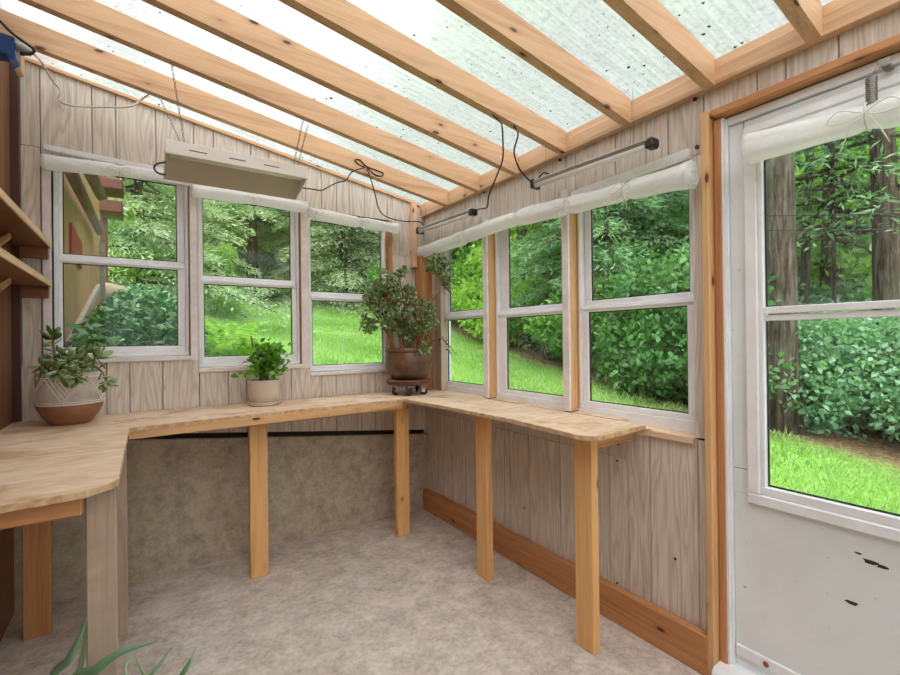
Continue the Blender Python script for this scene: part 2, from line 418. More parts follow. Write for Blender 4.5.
def smooth_path(pts, n=8):
    P = [np.array(p, float) for p in pts]; P = [2*P[0]-P[1]]+P+[2*P[-1]-P[-2]]; out = []
    for i in range(1, len(P)-2):
        for k in range(n):
            t = k/n; a, b, c, d = P[i-1:i+3]
            out.append(.5*((2*b)+(-a+c)*t+(2*a-5*b+4*c-d)*t*t+(-a+3*b-3*c+d)*t**3))
    out.append(P[-2]); return out
def copy_tree(o, parent=None):
    c = o.copy(); COL.objects.link(c)
    if parent is not None: c.parent = parent
    WL[c.name] = WL.get(o.name, Vector((0, 0, 0)))
    for ch in list(o.children): copy_tree(ch, c)
    return c
ST = dict(kind='structure')

# ---------------------------------------------------------------- room shell
XL, YF = -2.125, -4.4                    # house wall, wall behind the camera
def roof_z(x): return 2.165-.165*x       # underside of the roof sheets
def raft_z(x): return 2.062-.165*x       # underside of the rafters

tag(MB().box(XL-.2, .35, YF-.2, .0, -.15, 0).build('floor', 'floor', origin=(0, 0, 0)), **ST)

def panel_wall(mb, back, edges, grooves, zfun0, zfun1, holes, seams, place, thick=.011, depth=.08):
    """Boards between the measured grooves, cut round the holes."""
    E = sorted(set([round(e, 4) for e in edges]))
    for a, b in zip(E[:-1], E[1:]):
        if b-a < .004: continue
        mid = (a+b)/2
        ga = .0018 if any(abs(a-g) < 1e-3 for g in grooves) else 0; gb = .0018 if any(abs(b-g) < 1e-3 for g in grooves) else 0
        cuts = [(h[2], h[3]) for h in holes if h[0] <= mid <= h[1]]+[(s[2]-.0012, s[2]+.0012) for s in seams if s[0] <= mid <= s[1]]
        za, zb = zfun0, zfun1; segs = [[None, None]]; cuts.sort(); out = []; lo = None
        for c0, c1 in cuts: out.append((lo, c0)); lo = c1
        out.append((lo, None))
        r = (hash((round([g for g in grooves+[-9] if g <= a+1e-3][-1] if any(g <= a+1e-3 for g in grooves) else -9, 3))) % 997)/997
        for q, (z0, z1) in enumerate(out):
            e4 = 2e-4; p0 = [za(a+ga+e4), za(b-gb-e4)] if z0 is None else [z0, z0]
            p1 = [zb(a+ga+e4), zb(b-gb-e4)] if z1 is None else [z1, z1]
            if min(p1) - max(p0) < .003: continue
            u0, u1 = a+ga, b-gb
            mb.hexa([place(u0, 0, p0[0]), place(u1, 0, p0[1]), place(u1, 0, p1[1]), place(u0, 0, p1[0]),
                     place(u0, thick, p0[0]), place(u1, thick, p0[1]), place(u1, thick, p1[1]), place(u0, thick, p1[0])], rnd=(r+.31*q) % 1)
            back.hexa([place(a, thick+.001, p0[0]), place(b, thick+.001, p0[1]), place(b, thick+.001, p1[1]), place(a, thick+.001, p1[0]),
                       place(a, depth, p0[0]), place(b, depth, p0[1]), place(b, depth, p1[1]), place(a, depth, p1[0])])

# wall behind the benches (far wall)
gA = [-2.095, -2.026, -1.837, -1.743, -1.576, -1.405, -1.309, -1.119, -1.021, -.808, -.709, -.612, -.525, -.421, -.254, -.067]
gAl = [-1.789, -1.696, -1.556, -1.388, -1.246, -1.153, -1.046, -.904, -.723, -.627, -.458, -.36]
HA = [(-1.99, -1.3925, 1.125, 2.08), (-1.3925, -.7905, 1.055, 2.057), (-.7905, -.22, 1.0, 2.012)]
def foundZ(x): return .527-.108*x
def rakeZ(x): return 2.143-.168*x
mb, bk = MB(), MB()
placeA = lambda u, d, z: (u, .012+d, z)
HAu = [(h[0], h[1], h[2], h[3]) for h in HA]
# above the window heads and beside the windows: upper groove set; below the sills: lower groove set
def split_holes(z): return [(h[0], h[1], h[2], h[3]) for h in HA]
zs = 1.02
E1 = gA+[h[0] for h in HA]+[h[1] for h in HA]+[XL, .03]
def lowtop(x):
    for h in HA:
        if h[0]-.03 <= x <= h[1]+.03: return h[2]-.018
    return 1.1
panel_wall(mb, bk, E1, gA, lambda x: 1.1 if x < -1.3925 else (1.03 if x < -.7905 else .98), rakeZ, HA, [(-2.13, -2.02, 2.106), (-.2, .03, 1.78)], placeA)
E2 = gAl+[-1.3925, -.7905, XL, .03]
panel_wall(mb, bk, E2, gAl, lambda x: foundZ(x)+.03, lambda x: 1.1 if x < -1.3925 else (1.03 if x < -.7905 else .98), [], [], placeA)
wa = mb.build('wall_back', 'siding', origin=(0, 0, 0)); tag(wa, **ST)
bk.build('backing', 'gap', wa, origin=(0, 0, 0))
fb = MB(); fb.hexa([(XL-.2, .0, -.1), (.13, .0, -.1), (.13, .0, foundZ(.13)), (XL-.2, .0, foundZ(XL-.2)),
                    (XL-.2, .2, -.1), (.13, .2, -.1), (.13, .2, foundZ(.13)), (XL-.2, .2, foundZ(XL-.2))])
tag(fb.build('wall_back_foundation', 'foundation', origin=(0, 0, 0)), **ST)

tag(MB().hexa([(XL, .04, foundZ(XL)), (.029, .04, foundZ(.03)), (.029, .04, foundZ(.03)+.06), (XL, .04, foundZ(XL)+.06), (XL, .088, foundZ(XL)), (.03, .088, foundZ(.03)), (.03, .088, foundZ(.03)+.06), (XL, .088, foundZ(XL)+.06)]).build('shadow_strip', 'gap'), **ST)  # dark strip painting in the shadow line between concrete and siding
# right wall: windows and door
gB = [-.149, -.321, -.467, -.572, -.651, -.754, -.825, -1.004, -1.136, -1.307, -1.367, -1.582, -1.724, -1.816, -1.949, -2.12, -2.2, -2.33, -2.6]
gBl = [-.149, -.321, -.467, -.572, -.689, -.842, -.884, -1.034, -1.249, -1.395, -1.53, -1.624, -1.723, -1.912]
HB = [(-1.905, -.125, .82, 1.845)]
placeB = lambda u, d, z: (.03+d, u, z)
mb, bk = MB(), MB()
top = lambda y: 2.075
panel_wall(mb, bk, gB+[HB[0][0], HB[0][1], -1.952, .038, -2.85], gB, lambda y: .83 if y > -1.952 else 1.99, top, [(-1.905, -.125, .7, 1.845)], [(-1.952, -1.905, 1.857)], placeB, depth=.1)
panel_wall(mb, bk, gBl+[-1.952, .038], gBl, lambda y: .0, lambda y: .822, [], [(-1.612, -.05, .69)], placeB, depth=.1)
panel_wall(mb, bk, [-2.85, -3.0, -3.1, -3.4, -3.7, -4.0, -4.3, YF], [-3.1, -3.4, -3.7, -4.0], lambda y: .0, top, [(-4.3, -3.0, .8, 1.9)], [], placeB, depth=.1)
wb = mb.build('wall_right', 'siding', origin=(0, 0, 0)); tag(wb, **ST)
bk.build('backing', 'gap', wb, origin=(0, 0, 0))
sc_ = MB()
for px, py in ((695, 99), (697, 147), (560, 160), (484, 192)):
    p = on(0, .028, px, py); sc_.lathe((.0, p[1], p[2]), [(.0015, .022), (.006, .0225), (.0075, .026), (.0075, .0305)], 10, axis=0)
for px, py in ((618, 444), (617, 461), (524, 508), (675, 559), (617, 583)):
    p = on(0, .028, px, py); sc_.lathe((.0, p[1], p[2]), [(.0015, .025), (.004, .026), (.005, .0305)], 8, axis=0)
soft(sc_.build('screw_head', 'screw', wb, origin=(0, 0, 0)))
tag(MB().box(XL-.12, XL, YF, .2, 0, 2.75).build('wall_left', 'brown_z', origin=(XL-.12, YF, 0)), **ST)
b = MB(); b.box(XL-.12, .14, YF-.12, YF, 0, .75); b.box(XL-.12, .14, YF-.12, YF, 2.0, 2.75); b.box(XL-.12, XL+.06, YF-.12, YF, .7502, 1.9998); b.box(.03, .14, YF-.12, YF, .7502, 1.9998)
tag(b.build('wall_front', 'siding', origin=(XL, YF, 0)), **ST)
w7 = thing('window_7', (-1., YF-.06, .75), None, None, kind='structure')  # unseen window added behind the camera for frontal fill daylight
b = MB(); e = [XL+.061, -1.4, -.7, .029]
for x in e: b.box(max(x-.02, XL+.061), min(x+.02, .029), YF-.08, YF-.04, .751, 1.999)
b.build('window_frame', 'frame', w7)
MB().box(XL+.0815, .0085, YF-.062, YF-.058, .751, 1.999).build('glass_pane', 'glass', w7)
tag(MB().box(XL, -2.097, -.012, .011, .85, 2.49).build('trim_1', 'dark_z'), **ST)

# roof sheets: shallow corrugations running down the slope
ys = np.arange(YF-.25, .35, .008); xs = np.linspace(XL-.1, .32, 4)
V = []; Fc = []
for x in xs:
    for y in ys: V.append((x, y, roof_z(x)+.0012*math.sin(2*math.pi*y/.016*.5)))
n = len(ys)
for i in range(len(xs)-1):
    for k in range(n-1): Fc.append((i*n+k, i*n+k+1, (i+1)*n+k+1, (i+1)*n+k))
r = MB(); r.add(V, Fc, True); tag(r.build('ceiling', 'roof', origin=(0, 0, 0)), **ST)

# rafters
RY = [-.349, -.685, -1.011, -1.338, -1.678, -2.003, -2.301, -2.63]
RL = ['roof rafter nearest the far wall with a black cord tied round it',
      'second roof rafter from the far wall, above the white hanging light',
      'third roof rafter from the far wall, ending above the lower tube light',
      'roof rafter from which two black cords hang to the tube lights',
      'roof rafter ending above the dark socket of the upper tube light',
      'roof rafter ending right at the corner of the door opening',
      'rafter above the door whose tip shows at the top edge', 'rafter above the door, nearest the camera']
for k, y in enumerate(RY[:7]):
    x0, x1 = XL+.001, .0
    b = MB(); w = .038
    P = lambda x, yy, t: (x, yy, (raft_z(x) if t == 0 else roof_z(x)-.004))
    b.hexa([P(x0, y, 0), P(x1, y, 0), P(x1, y, 1), P(x0, y, 1), P(x0, y+w, 0), P(x1, y+w, 0), P(x1, y+w, 1), P(x0, y+w, 1)])
    o = b.build('roof_rafter', 'rafter_x', origin=(0, y, 2.062))
    tag(o, RL[k], 'rafter', 'roof rafters')
# plate along the low side, sloping trim on the far wall
b = MB(); b.box(.0, .04, YF, .012, 2.064, 2.125, .002); b.box(.012, .05, YF, .012, 2.127, 2.16, .002)
tag(b.build('trim_2', 'plate_y'), **ST)
b = MB()
def rk(x, y, t): return (x, y, rakeZ(x)-.002 if t == 0 else roof_z(x)-.004)
b.hexa([rk(XL, -.006, 0), rk(.0, -.006, 0), rk(.0, -.006, 1), rk(XL, -.006, 1), rk(XL, .05, 0), rk(.0, .05, 0), rk(.0, .05, 1), rk(XL, .05, 1)])
tag(b.build('trim_3', 'rafter_x'), **ST)
# baseboard and corner post, sill, door casing
b = MB(); b.box(-.008, .029, -1.955, -.002, 0, .143, .003)
tag(b.build('baseboard_right', 'orange_y'), **ST)
b = MB(); b.box(-.012, .035, -1.945, -.03, .1432, .1438); 
tag(MB().box(-.05, .029, -.095, .0, .851, 1.78, .002).build('trim_4', 'orange_z'), **ST)
tag(MB().box(-.085, -.045, -.03, .011, 1.70, rakeZ(-.045)-.004, .002).build('trim_5', 'pine_z'), **ST)
tag(MB().box(.012, .125, -1.903, -1.6, .806, .832, .003).build('trim_6', 'pine_y'), **ST)
tag(MB().box(.0795, .13, -1.903, -.127, .79, .8615).build('trim_19', 'frame'), **ST)
tag(MB().box(.031, .075, -.2, -.096, .851, 1.80).build('trim_7', 'grey_wood_z'), **ST)
b = MB(); b.box(-.004, .05, -1.978, -1.953, 0, 1.985, .003); tag(b.build('trim_8', 'fir_z'), **ST)
b = MB(); b.box(.03, .09, -2.003, -1.979, 0.0, 1.957, .003); tag(b.build('trim_9', 'orange_z'), **ST)
b = MB(); b.box(.012, .06, -2.9, -1.979, 1.962, 1.989, .003); tag(b.build('trim_10', 'orange_y'), **ST)

# studs between the windows
def post(name, mb_, lab, mat):
    t = thing(name, (mb_[0], mb_[2], mb_[4]), lab, 'post', 'wooden posts between the windows')
    MB().box(*mb_, .002).build('stud', mat, t)
    return t
for (x0, x1, z0, z1, lab) in ((-1.427, -1.393, 1.10, 2.1, 'narrow wooden window post left of the basil plant, between left and middle window'),
                             (-.837, -.791, 1.03, 2.055, 'narrow wooden window post behind the bench, between middle and right window')):
    t = post('window_post', (x0, x1, .024, .11, z0, z1), lab, 'orange_z')
    MB().box(x0-.001, x1+.001, .011, .0235, z0, z1, .002).build('plastic_strip', 'strip', t)
for (y0, y1, lab) in ((-.715, -.677, 'wooden window post nearest the corner plant, standing on the right bench'),
                      (-1.325, -1.287, 'wooden window post beside the largest bench window, by the pale worn patch')):
    t = post('window_post', (.032, .15, y0, y1, .852, 1.90), lab, 'fir_z')
    MB().box(.018, .0315, y0-.001, y1+.001, .852, 1.90, .002).build('plastic_strip', 'strip', t)
MB_ = MB().box(-.249, -.221, .012, .11, 1.0, 2.01); tag(MB_.build('trim_11', 'orange_z'), **ST)
# pale sill strips under the far windows and the left jamb
b = MB()
b.box(-2.0, -1.428, .0, .11, 1.104, 1.126, .002); tag(b.build('trim_12', 'strip'), **ST)
b = MB(); b.box(-1.392, -.838, .0, .11, 1.034, 1.057, .002); tag(b.build('trim_13', 'strip'), **ST)
b = MB(); b.box(-.79, -.2495, .0, .11, .982, 1.002, .002); tag(b.build('trim_14', 'strip'), **ST)
b = MB(); b.box(-2.022, -1.99, .004, .03, 1.13, 2.03, .002); tag(b.build('trim_15', 'strip'), **ST)

# ---------------------------------------------------------------- windows
def window(n, axis, u0, u1, z0, z1, g0, g1, gz0, lt, ub, d0):
    """axis 0: on the far wall (u = x, depth +y); axis 1: on the right wall (u = y, depth +x)."""
    def bx(m, a, b, da, db, z_, zz, bev=.002):
        if axis == 0: m.box(a, b, d0+da, d0+db, z_, zz, bev)
        else: m.box(d0+da, d0+db, a, b, z_, zz, bev)
    loc = ((u0+u1)/2, d0, z0) if axis == 0 else (d0, (u0+u1)/2, z0)
    t = thing('window_%d' % n, loc, None, None, kind='structure')
    f = MB(); w = .016
    bx(f, u0, u1, 0, .055, z0, z0+.02); bx(f, u0, u1, 0, .055, z1-.02, z1); bx(f, u0, u0+w, 0, .055, z0+.0202, z1-.0202); bx(f, u1-w, u1, 0, .055, z0+.0202, z1-.0202)
    f.build('window_frame', 'frame', t)
    def sash(name, za, zb, ra, rb, da, db):
        s = MB(); a, b = u0+w+.001, u1-w-.001
        bx(s, a, b, da, db, za, ra); bx(s, a, b, da, db, rb, zb); bx(s, a, g0, da, db, ra+.0002, rb-.0002); bx(s, g1, b, da, db, ra+.0002, rb-.0002)
        o = s.build(name, 'frame', t)
        k = MB(); e = .004; dm = (da+db)/2
        for q in ((g0, g1, ra, ra+e), (g0, g1, rb-e, rb), (g0, g0+e, ra+e, rb-e), (g1-e, g1, ra+e, rb-e)):
            bx(k, q[0], q[1], dm-.004, dm+.004, q[2], q[3], 0)
        k.build('seal', 'dark_seal', o)
        p = MB(); bx(p, g0+.0005, g1-.0005, dm-.0015, dm+.0015, ra+.0005, rb-.0005, 0)
        p.build('glass_pane', 'glass', o)
    mid = (lt+ub)/2
    sash('lower_sash', z0+.0205, mid+.002, gz0, lt, .008, .028)
    sash('upper_sash', mid-.012, z1-.0205, ub, z1-.05, .0305, .05)
    r = MB(); bx(r, u0+w+.004, u1-w-.004, .002, .0078, mid-.016, mid-.008, .001); r.build('meeting_rail_lip', 'frame', t)
    l = MB(); c = (g0+g1)/2
    return t
window(1, 0, -1.988, -1.432, 1.128, 2.1, -1.957, -1.483, 1.18, 1.587, 1.632, .05)
window(2, 0, -1.388, -.84, 1.059, 2.055, -1.36, -.883, 1.115, 1.52, 1.569, .05)
window(3, 0, -.785, -.251, 1.004, 2.01, -.761, -.272, 1.041, 1.452, 1.508, .05)
window(4, 1, -.674, -.15, .862, 1.92, -.6, -.188, .911, 1.328, 1.383, .08)
window(5, 1, -1.284, -.718, .862, 1.92, -1.231, -.8, .907, 1.318, 1.372, .08)
window(6, 1, -1.903, -1.33, .858, 1.92, -1.848, -1.382, .902, 1.317, 1.371, .08)

w8 = thing('window_8', (.06, -3.65, .8), None, None, kind='structure')  # second unseen window, added to let more fill daylight in from behind
b = MB()
for y in (-4.28, -3.65, -3.02): b.box(.05, .09, y-.02, y+.02, .801, 1.899)
b.build('window_frame', 'frame', w8); MB().box(.068, .072, -4.259, -3.041, .801, 1.899).build('glass_pane', 'glass', w8)
# ---------------------------------------------------------------- door
dr = thing('door_1', (.06, -2.42, .1), None, None, kind='structure')
D0, D1 = -2.82, -2.018; g0, g1 = -2.70, -2.112
b = MB()
b.box(.061, .098, D0, D1, .075, .66, .003); b.box(.061, .098, g1+.0, D1, .6605, 1.925, .002); b.box(.061, .098, D0, g0, .6605, 1.925, .002); b.box(.061, .098, g0+.0002, g1-.0002, 1.85, 1.925, .002)
b.build('door_leaf', 'door', dr)
b = MB()
for q in ((g0-.045, g1+.045, .636, .672), (g0-.045, g1+.045, 1.872, 1.9), (g1+.006, g1+.045, .6725, 1.8715), (g0-.045, g0-.006, .6725, 1.8715)):
    b.box(.046, .0605, q[0], q[1], q[2], q[3], .004)
for q in ((g0-.006, g1+.006, .672, .7), (g0-.006, g1+.006, 1.85, 1.8718), (g1-.008, g1+.0058, .7002, 1.8498), (g0-.0058, g0+.008, .7002, 1.8498)):
    b.box(.052, .09, q[0], q[1], q[2], q[3], .002)
b.build('door_window_frame', 'frame', dr)
b = MB(); b.box(.062, .082, g0+.009, g1-.009, 1.247, 1.266, .002); b.box(.054, .075, g0+.009, g1-.009, 1.27, 1.292, .002)
b.build('glazing_bar', 'frame', dr)
b = MB(); b.box(.0665, .069, g0+.009, g1-.009, .7005, 1.2465); b.build('lower_glass', 'glass', dr)
b = MB(); b.box(.0765, .079, g0+.009, g1-.009, 1.267, 1.8495); b.build('upper_glass', 'glass', dr)
b = MB()
for q in ((g0+.009, g1-.009, .7005, .706), (g1-.0135, g1-.009, .706, 1.246), (g1-.0135, g1-.009, 1.293, 1.849)): b.box(.07, .074, *q)
b.build('seal', 'dark_seal', dr)
b = MB(); b.box(.05, .0608, D0, D1-.004, .1, .138, .003); b.build('bottom_rail', 'frame', dr)
b = MB()
for (y, z, s) in ((-2.375, .555, 1.), (-2.40, .552, .8), (-2.35, .57, .5), (-2.335, .42, .9), (-2.05, .34, .3)):
    m = 9; vs = [(.0604, y, z)]+[(.0604, y+s*.016*math.cos(a)*(1+.4*math.sin(3*a+y*40)), z+s*.008*math.sin(a)*(1+.3*math.cos(2*a))) for a in np.linspace(0, 2*math.pi, m, endpoint=False)]
    b.add(vs, [(0, 1+k, 1+(k+1) % m) for k in range(m)])
b.build('rust_hole', 'hole', dr)
b = MB(); b.lathe((0, -2.115, .118), [(.001, .046), (.008, .047), (.009, .05)], 12, axis=0); b.build('rust_spot', 'red_rust', dr)
b = MB(); b.box(.0605, .0612, D1-.08, D1-.003, .743, .745); b.box(.0598, .0609, g1+.045, g1+.047, 1.901, 1.924); b.build('panel_seam', 'screw', dr)
# closer spring and its bracket
b = MB(); c = on(0, .0, 873, 92); pts = []
for i in range(160): a = i*.55; pts.append((-.012+.011*math.cos(a), c[1]+.011*math.sin(a), 1.815+.075*i/160))
b.tube(pts, .0022, 5); b.tube([(-.012, c[1], 1.89), (-.012, c[1]-.01, 1.905), (.0, c[1]-.02, 1.92)], .002, 6)
b.tube([(-.012, c[1], 1.815), (-.012, c[1]+.01, 1.80), (.02, c[1]+.005, 1.79)], .002, 6); b.build('closer_spring', 'steel', dr)
b = MB(); b.box(.0, .06, c[1]-.03, c[1]-.012, 1.92, 1.923); b.box(-.003, .0, c[1]-.034, c[1]-.01, 1.91, 1.932, .001); b.build('spring_bracket', 'steel', dr)
b = MB(); b.box(.05, .1, -2.0175, -2.004, .06, 1.956, .003); b.box(.05, .1, -2.9, -2.018, 1.93, 1.956, .003); b.box(.035, .0495, -2.011, -2.004, .06, 1.956)
tag(b.build('trim_16', 'frame'), **ST)
b = MB(); pr = []
for q in range(9): a = math.pi/2*q/8; pr.append((.0-.03*math.sin(a), .06-.03*(1-math.cos(a))))
P0 = [(.14, .0), (.14, .06)]+[(x, z) for x, z in pr]+[(-.03, .0)]
nP = len(P0); b.add([(x, -1.98, z) for x, z in P0]+[(x, -2.9, z) for x, z in P0], [tuple(range(nP)), tuple(reversed(range(nP, 2*nP)))]+[(i, nP+i, nP+(i+1) % nP, (i+1) % nP) for i in range(nP)])
tag(b.build('trim_17', 'frame'), **ST)
tag(MB().box(-.06, -.031, -2.9, -1.985, 0, .03, .003).build('trim_18', 'grey_wood_y'), **ST)

# ---------------------------------------------------------------- workbench
wk = thing('workbench', (-1.1, -.4, 0), 'long wraparound plywood workbench on bare timber legs along three walls', 'workbench')
T0, T1 = .833, .85
def top_part(poly, dz=0.):
    b = MB(); b.prism(poly, T0, T1-.0008); o = b.build('benchtop', 'plywood', wk)
    n_ = len(poly)
    return o
back = [(-1.69, -.497), (-1.347, -.447), (-.968, -.415), (-.369, -.413), (.029, .005), (.029, .008), (XL+.002, .008), (XL+.002, -.497)]
top_part([(-1.69, -.495), (-1.347, -.452), (-.968, -.425), (-.369, -.413), (.028, -.002), (XL+.002, -.002), (XL+.002, -.495)])
rnd_c = [(-.338, -1.62), (-.345, -1.665), (-.338, -1.70), (-.315, -1.728), (-.285, -1.738)]
top_part([(-.3675, -.4145), (-.335, -.825), (-.318, -1.276)]+rnd_c+[(.011, -1.716), (.011, -.72), (.017, -.72), (.017, -.67), (.0285, -.67), (.0285, -.0035)])
top_part([(-1.69, -.4965), (-1.695, -1.325), (-1.704, -1.352), (-1.754, -1.398), (-1.9, -1.413), (XL+.002, -1.42), (XL+.002, -.4965)])
b = MB(); b.box(.0295, .079, -.67, -.097, T0, T1-.001); b.box(.0295, .079, -1.283, -.719, T0, T1-.001); b.box(.0295, .079, -1.59, -1.329, T0, T1-.001)
b.build('window_ledge', 'plywood', wk)
def edge(path, w=.006):                    # splintery raw ply edge along the front
    b = MB()
    for (p, q) in zip(path[:-1], path[1:]):
        p, q = Vector(p+(0,)), Vector(q+(0,)); d = (q-p); L = d.length; d.normalize(); nrm = Vector((d.y, -d.x, 0))
        m = max(2, int(L/.02)); prev = None
        for i in range(m+1):
            c = p+d*(L*i/m); o = .0012+.0012*random.random(); lo = T0-.0005-.001*random.random()
            cur = (c+nrm*o, lo, c)
            if prev:
                a, la, ca = prev
                b.add([(a.x, a.y, la), (cur[0].x, cur[0].y, cur[1]), (cur[0].x, cur[0].y, T1-.002), (a.x, a.y, T1-.002), (ca.x, ca.y, T1-.001), (c.x, c.y, T1-.001), (ca.x, ca.y, la), (c.x, c.y, cur[1])],
                      [(0, 1, 2, 3), (3, 2, 5, 4), (6, 7, 1, 0)])
            prev = cur
    return b
edge([(-1.69, -.495), (-1.347, -.452), (-.968, -.425), (-.369, -.413)]).build('raw_edge', 'ply_edge', wk)
edge([(-.3675, -.4145), (-.335, -.825), (-.318, -1.276)]+rnd_c+[(.011, -1.716)]).build('raw_edge', 'ply_edge', wk)
edge([(XL+.002, -1.42), (-1.9, -1.413), (-1.754, -1.398), (-1.704, -1.352), (-1.695, -1.325), (-1.69, -.4965)]).build('raw_edge', 'ply_edge', wk)
def leg(x0, x1, y0, y1, mat, z1=T0-.001): MB().box(x0, x1, y0, y1, 0, z1, .003).build('leg', mat, wk, origin=((x0+x1)/2, (y0+y1)/2, 0))
leg(-1.2, -1.113, -.318, -.28, 'post_z'); leg(-.371, -.284, -.314, -.276, 'post_z')
leg(-.243, -.205, -1.022, -.935, 'post_z'); leg(-.243, -.205, -1.658, -1.572, 'post_z')
leg(-2.05, -1.964, -.295, -.257, 'orange_z')
leg(-1.762, -1.699, -1.32, -1.282, 'grey_wood_z'); leg(-1.735, -1.70, -.492, -.41, 'grey_wood_z')
def rail(bx, mat): MB().box(*bx, .003).build('rail', mat, wk, origin=(bx[0], bx[2], bx[4]))
rail((-1.66, -.372, -.395, -.357, .785, T0-.001), 'fir_x')
b = MB(); b.hexa([(-1.69, -.488, .80), (-.385, -.41, .80), (-.385, -.41, T0-.001), (-1.69, -.488, T0-.001), (-1.69, -.47, .80), (-.385, -.396, .80), (-.385, -.396, T0-.001), (-1.69, -.47, T0-.001)])
b.build('rail', 'fir_x', wk)
rail((-.20, .028, -1.655, -1.617, .775, T0-.001), 'fir_x')
rail((XL+.003, -1.763, -1.385, -1.347, .787, T0-.001), 'orange_x')
rail((-1.713, -1.699, -1.316, -.50, .79, T0-.001), 'grey_wood_y')
rail((XL+.003, XL+.041, -1.346, -.05, .745, T0-.001), 'dark_y')

# ---------------------------------------------------------------- shelves on the house wall
def shelf(z, lab, zc):
    t = thing('wall_shelf', (XL, -.6, z), lab, 'shelf', 'brown shelves on the left wall')
    MB().box(XL+.001, -1.993, -1.5, -.003, z, z+.024, .002).build('board', 'brown_y', t)
    MB().box(-1.9928, -1.986, -1.5, -.003, z-.001, z+.025, .001).build('front_edge', 'pine_y', t)
    MB().box(-2.096, -1.998, -.022, -.0005, zc, z-.0005, .002).build('cleat', 'brown_x', t)
    for yy in (-.32, -1.1):
        b = MB(); b.hexa([(XL+.001, yy, z-.075), (-2.075, yy, z-.02), (-2.075, yy, z-.001), (XL+.001, yy, z-.045), (XL+.001, yy+.03, z-.075), (-2.075, yy+.03, z-.02), (-2.075, yy+.03, z-.001), (XL+.001, yy+.03, z-.045)])
        b.build('bracket', 'fir_y', t)
shelf(1.64, 'upper brown plank shelf on the left wall', 1.588); shelf(1.462, 'lower brown plank shelf on the left wall', 1.408)

# ---------------------------------------------------------------- rolled plastic sheets
def tie(b, c, d, r, flip=1, g=1.):
    """String round the roll at c (axis d) with a small bow and two ends."""
    c = Vector(c); d = Vector(d).normalized(); u = Vector((0, 0, 1)); w = d.cross(u).normalized()
    b.tube([c+(u*math.cos(a)+w*math.sin(a))*(r*1.02) for a in np.linspace(0, 2*math.pi, 17)], .0022, 5)
    k = c+w*r*1.05*flip
    for s in (-1, 1):
        b.tube(smooth_path([k, k+d*s*.03*g+u*.012*g+w*flip*.008, k+d*s*.045*g-u*.004*g+w*flip*.006, k+d*s*.02*g-u*.008*g+w*flip*.006, k], 5), .0016, 5)
        b.tube(smooth_path([k, k+d*s*.015*g-u*.02*g+w*flip*.008, k+d*s*.03*g-u*.055*g+w*flip*.004], 5), .0016, 5)
def roll(lab, a, c, r, ties, pinch=.25, batten=None, n=40, seed=1, curve=0., flip=1):
    a, c = Vector(a), Vector(c); L = (c-a).length; d = (c-a)/L
    t = thing('rolled_plastic_sheet', tuple((a+c)/2), lab, 'plastic sheet', 'rolled plastic sheets over the windows')
    rs = np.random.default_rng(seed); pts = []; R = []; ph = rs.uniform(0, 6.28, 6)
    for i in range(n+1):
        s = i/n; x = s*L
        q = r*(1+.06*math.sin(9*s*L+ph[0])+.04*math.sin(23*s*L+ph[1]))
        for tt in ties: q *= 1-pinch*math.exp(-((s-tt)*L/.022)**2)
        q *= 1+.1*math.exp(-(x/.03)**2)+.12*math.exp(-((L-x)/.03)**2)
        sag = -curve*4*s*(1-s)
        pts.append(a+d*x+Vector((0, 0, sag+.004*math.sin(6*s*L+ph[2])))); R.append(q)
    lob = lambda i, k: .06*math.sin(3*2*math.pi*k/20+ph[3]+i*.05)+.05*math.sin(5*2*math.pi*k/20+ph[4]-i*.11)
    b = MB(); b.tube(pts, R, 20, True, lob)
    # a loose inner coil showing at both ends
    for e, sg in ((a, -1), (c, 1)):
        sp = [e+d*sg*.006+(Vector((0, 0, 1))*math.cos(q)+d.cross(Vector((0, 0, 1)))*math.sin(q))*(r*.2+r*.75*q/12.5) for q in np.linspace(0, 12.5, 40)]
        b.tube(sp, .0025, 4)
    b.build('rolled_sheet', 'film', t)
    for tt in ties:
        k = MB(); tie(k, a+d*(tt*L)+Vector((0, 0, -curve*4*tt*(1-tt))), d, r*.86, flip, 1.7 if 'door glass' in lab else 1.); k.build('tie_string', 'white_cable', t)
    if batten is not None:
        k = MB(); k.hexa(batten); k.build('batten', 'film', t)
        q = MB(); P = [Vector(p) for p in batten]; sh = Vector((0, 0, 0))
        lo = [P[0], P[1]]
        q.add([P[0], P[1], c+Vector((0, 0, r*.3)), a+Vector((0, 0, r*.3))], [(0, 1, 2, 3)]) if False else None
    return t
def strip(p, q, h, d):                     # thin board from p to q, height h, thickness vector d
    p, q, d = Vector(p), Vector(q), Vector(d); u = Vector((0, 0, h))
    return [p, q, q+u, p+u, p+d, q+d, q+u+d, p+u+d]
roll('clear plastic sheet rolled above the leftmost window, behind the hanging light', (-2.012, -.04, 2.03), (-1.43, -.04, 2.05), .03, (.49,),
     batten=strip((-2.012, -.002, 2.098), (-1.5, -.002, 2.078), .024, (0, .013, 0)), seed=3)
roll('white plastic sheet rolled above the middle window over the basil pot', (-1.418, -.04, 1.998), (-.825, -.04, 1.998), .032, (.5,), seed=4,
     batten=strip((-1.42, -.002, 2.035), (-.84, -.002, 2.03), .02, (0, .013, 0)))
roll('white plastic sheet rolled above the window left of the corner', (-.805, -.045, 1.975), (-.205, -.045, 1.945), .034, (.06, .55), seed=5)
roll('long white plastic sheet rolled above the three right-hand windows', (-.03, -.06, 1.80), (-.03, -1.935, 1.765), .04, (.28, .52, .70, .86), seed=6, n=90,
     batten=strip((.004, -1.905, 1.851), (.004, -1.36, 1.842), .03, (.025, 0, 0)), curve=-.03)
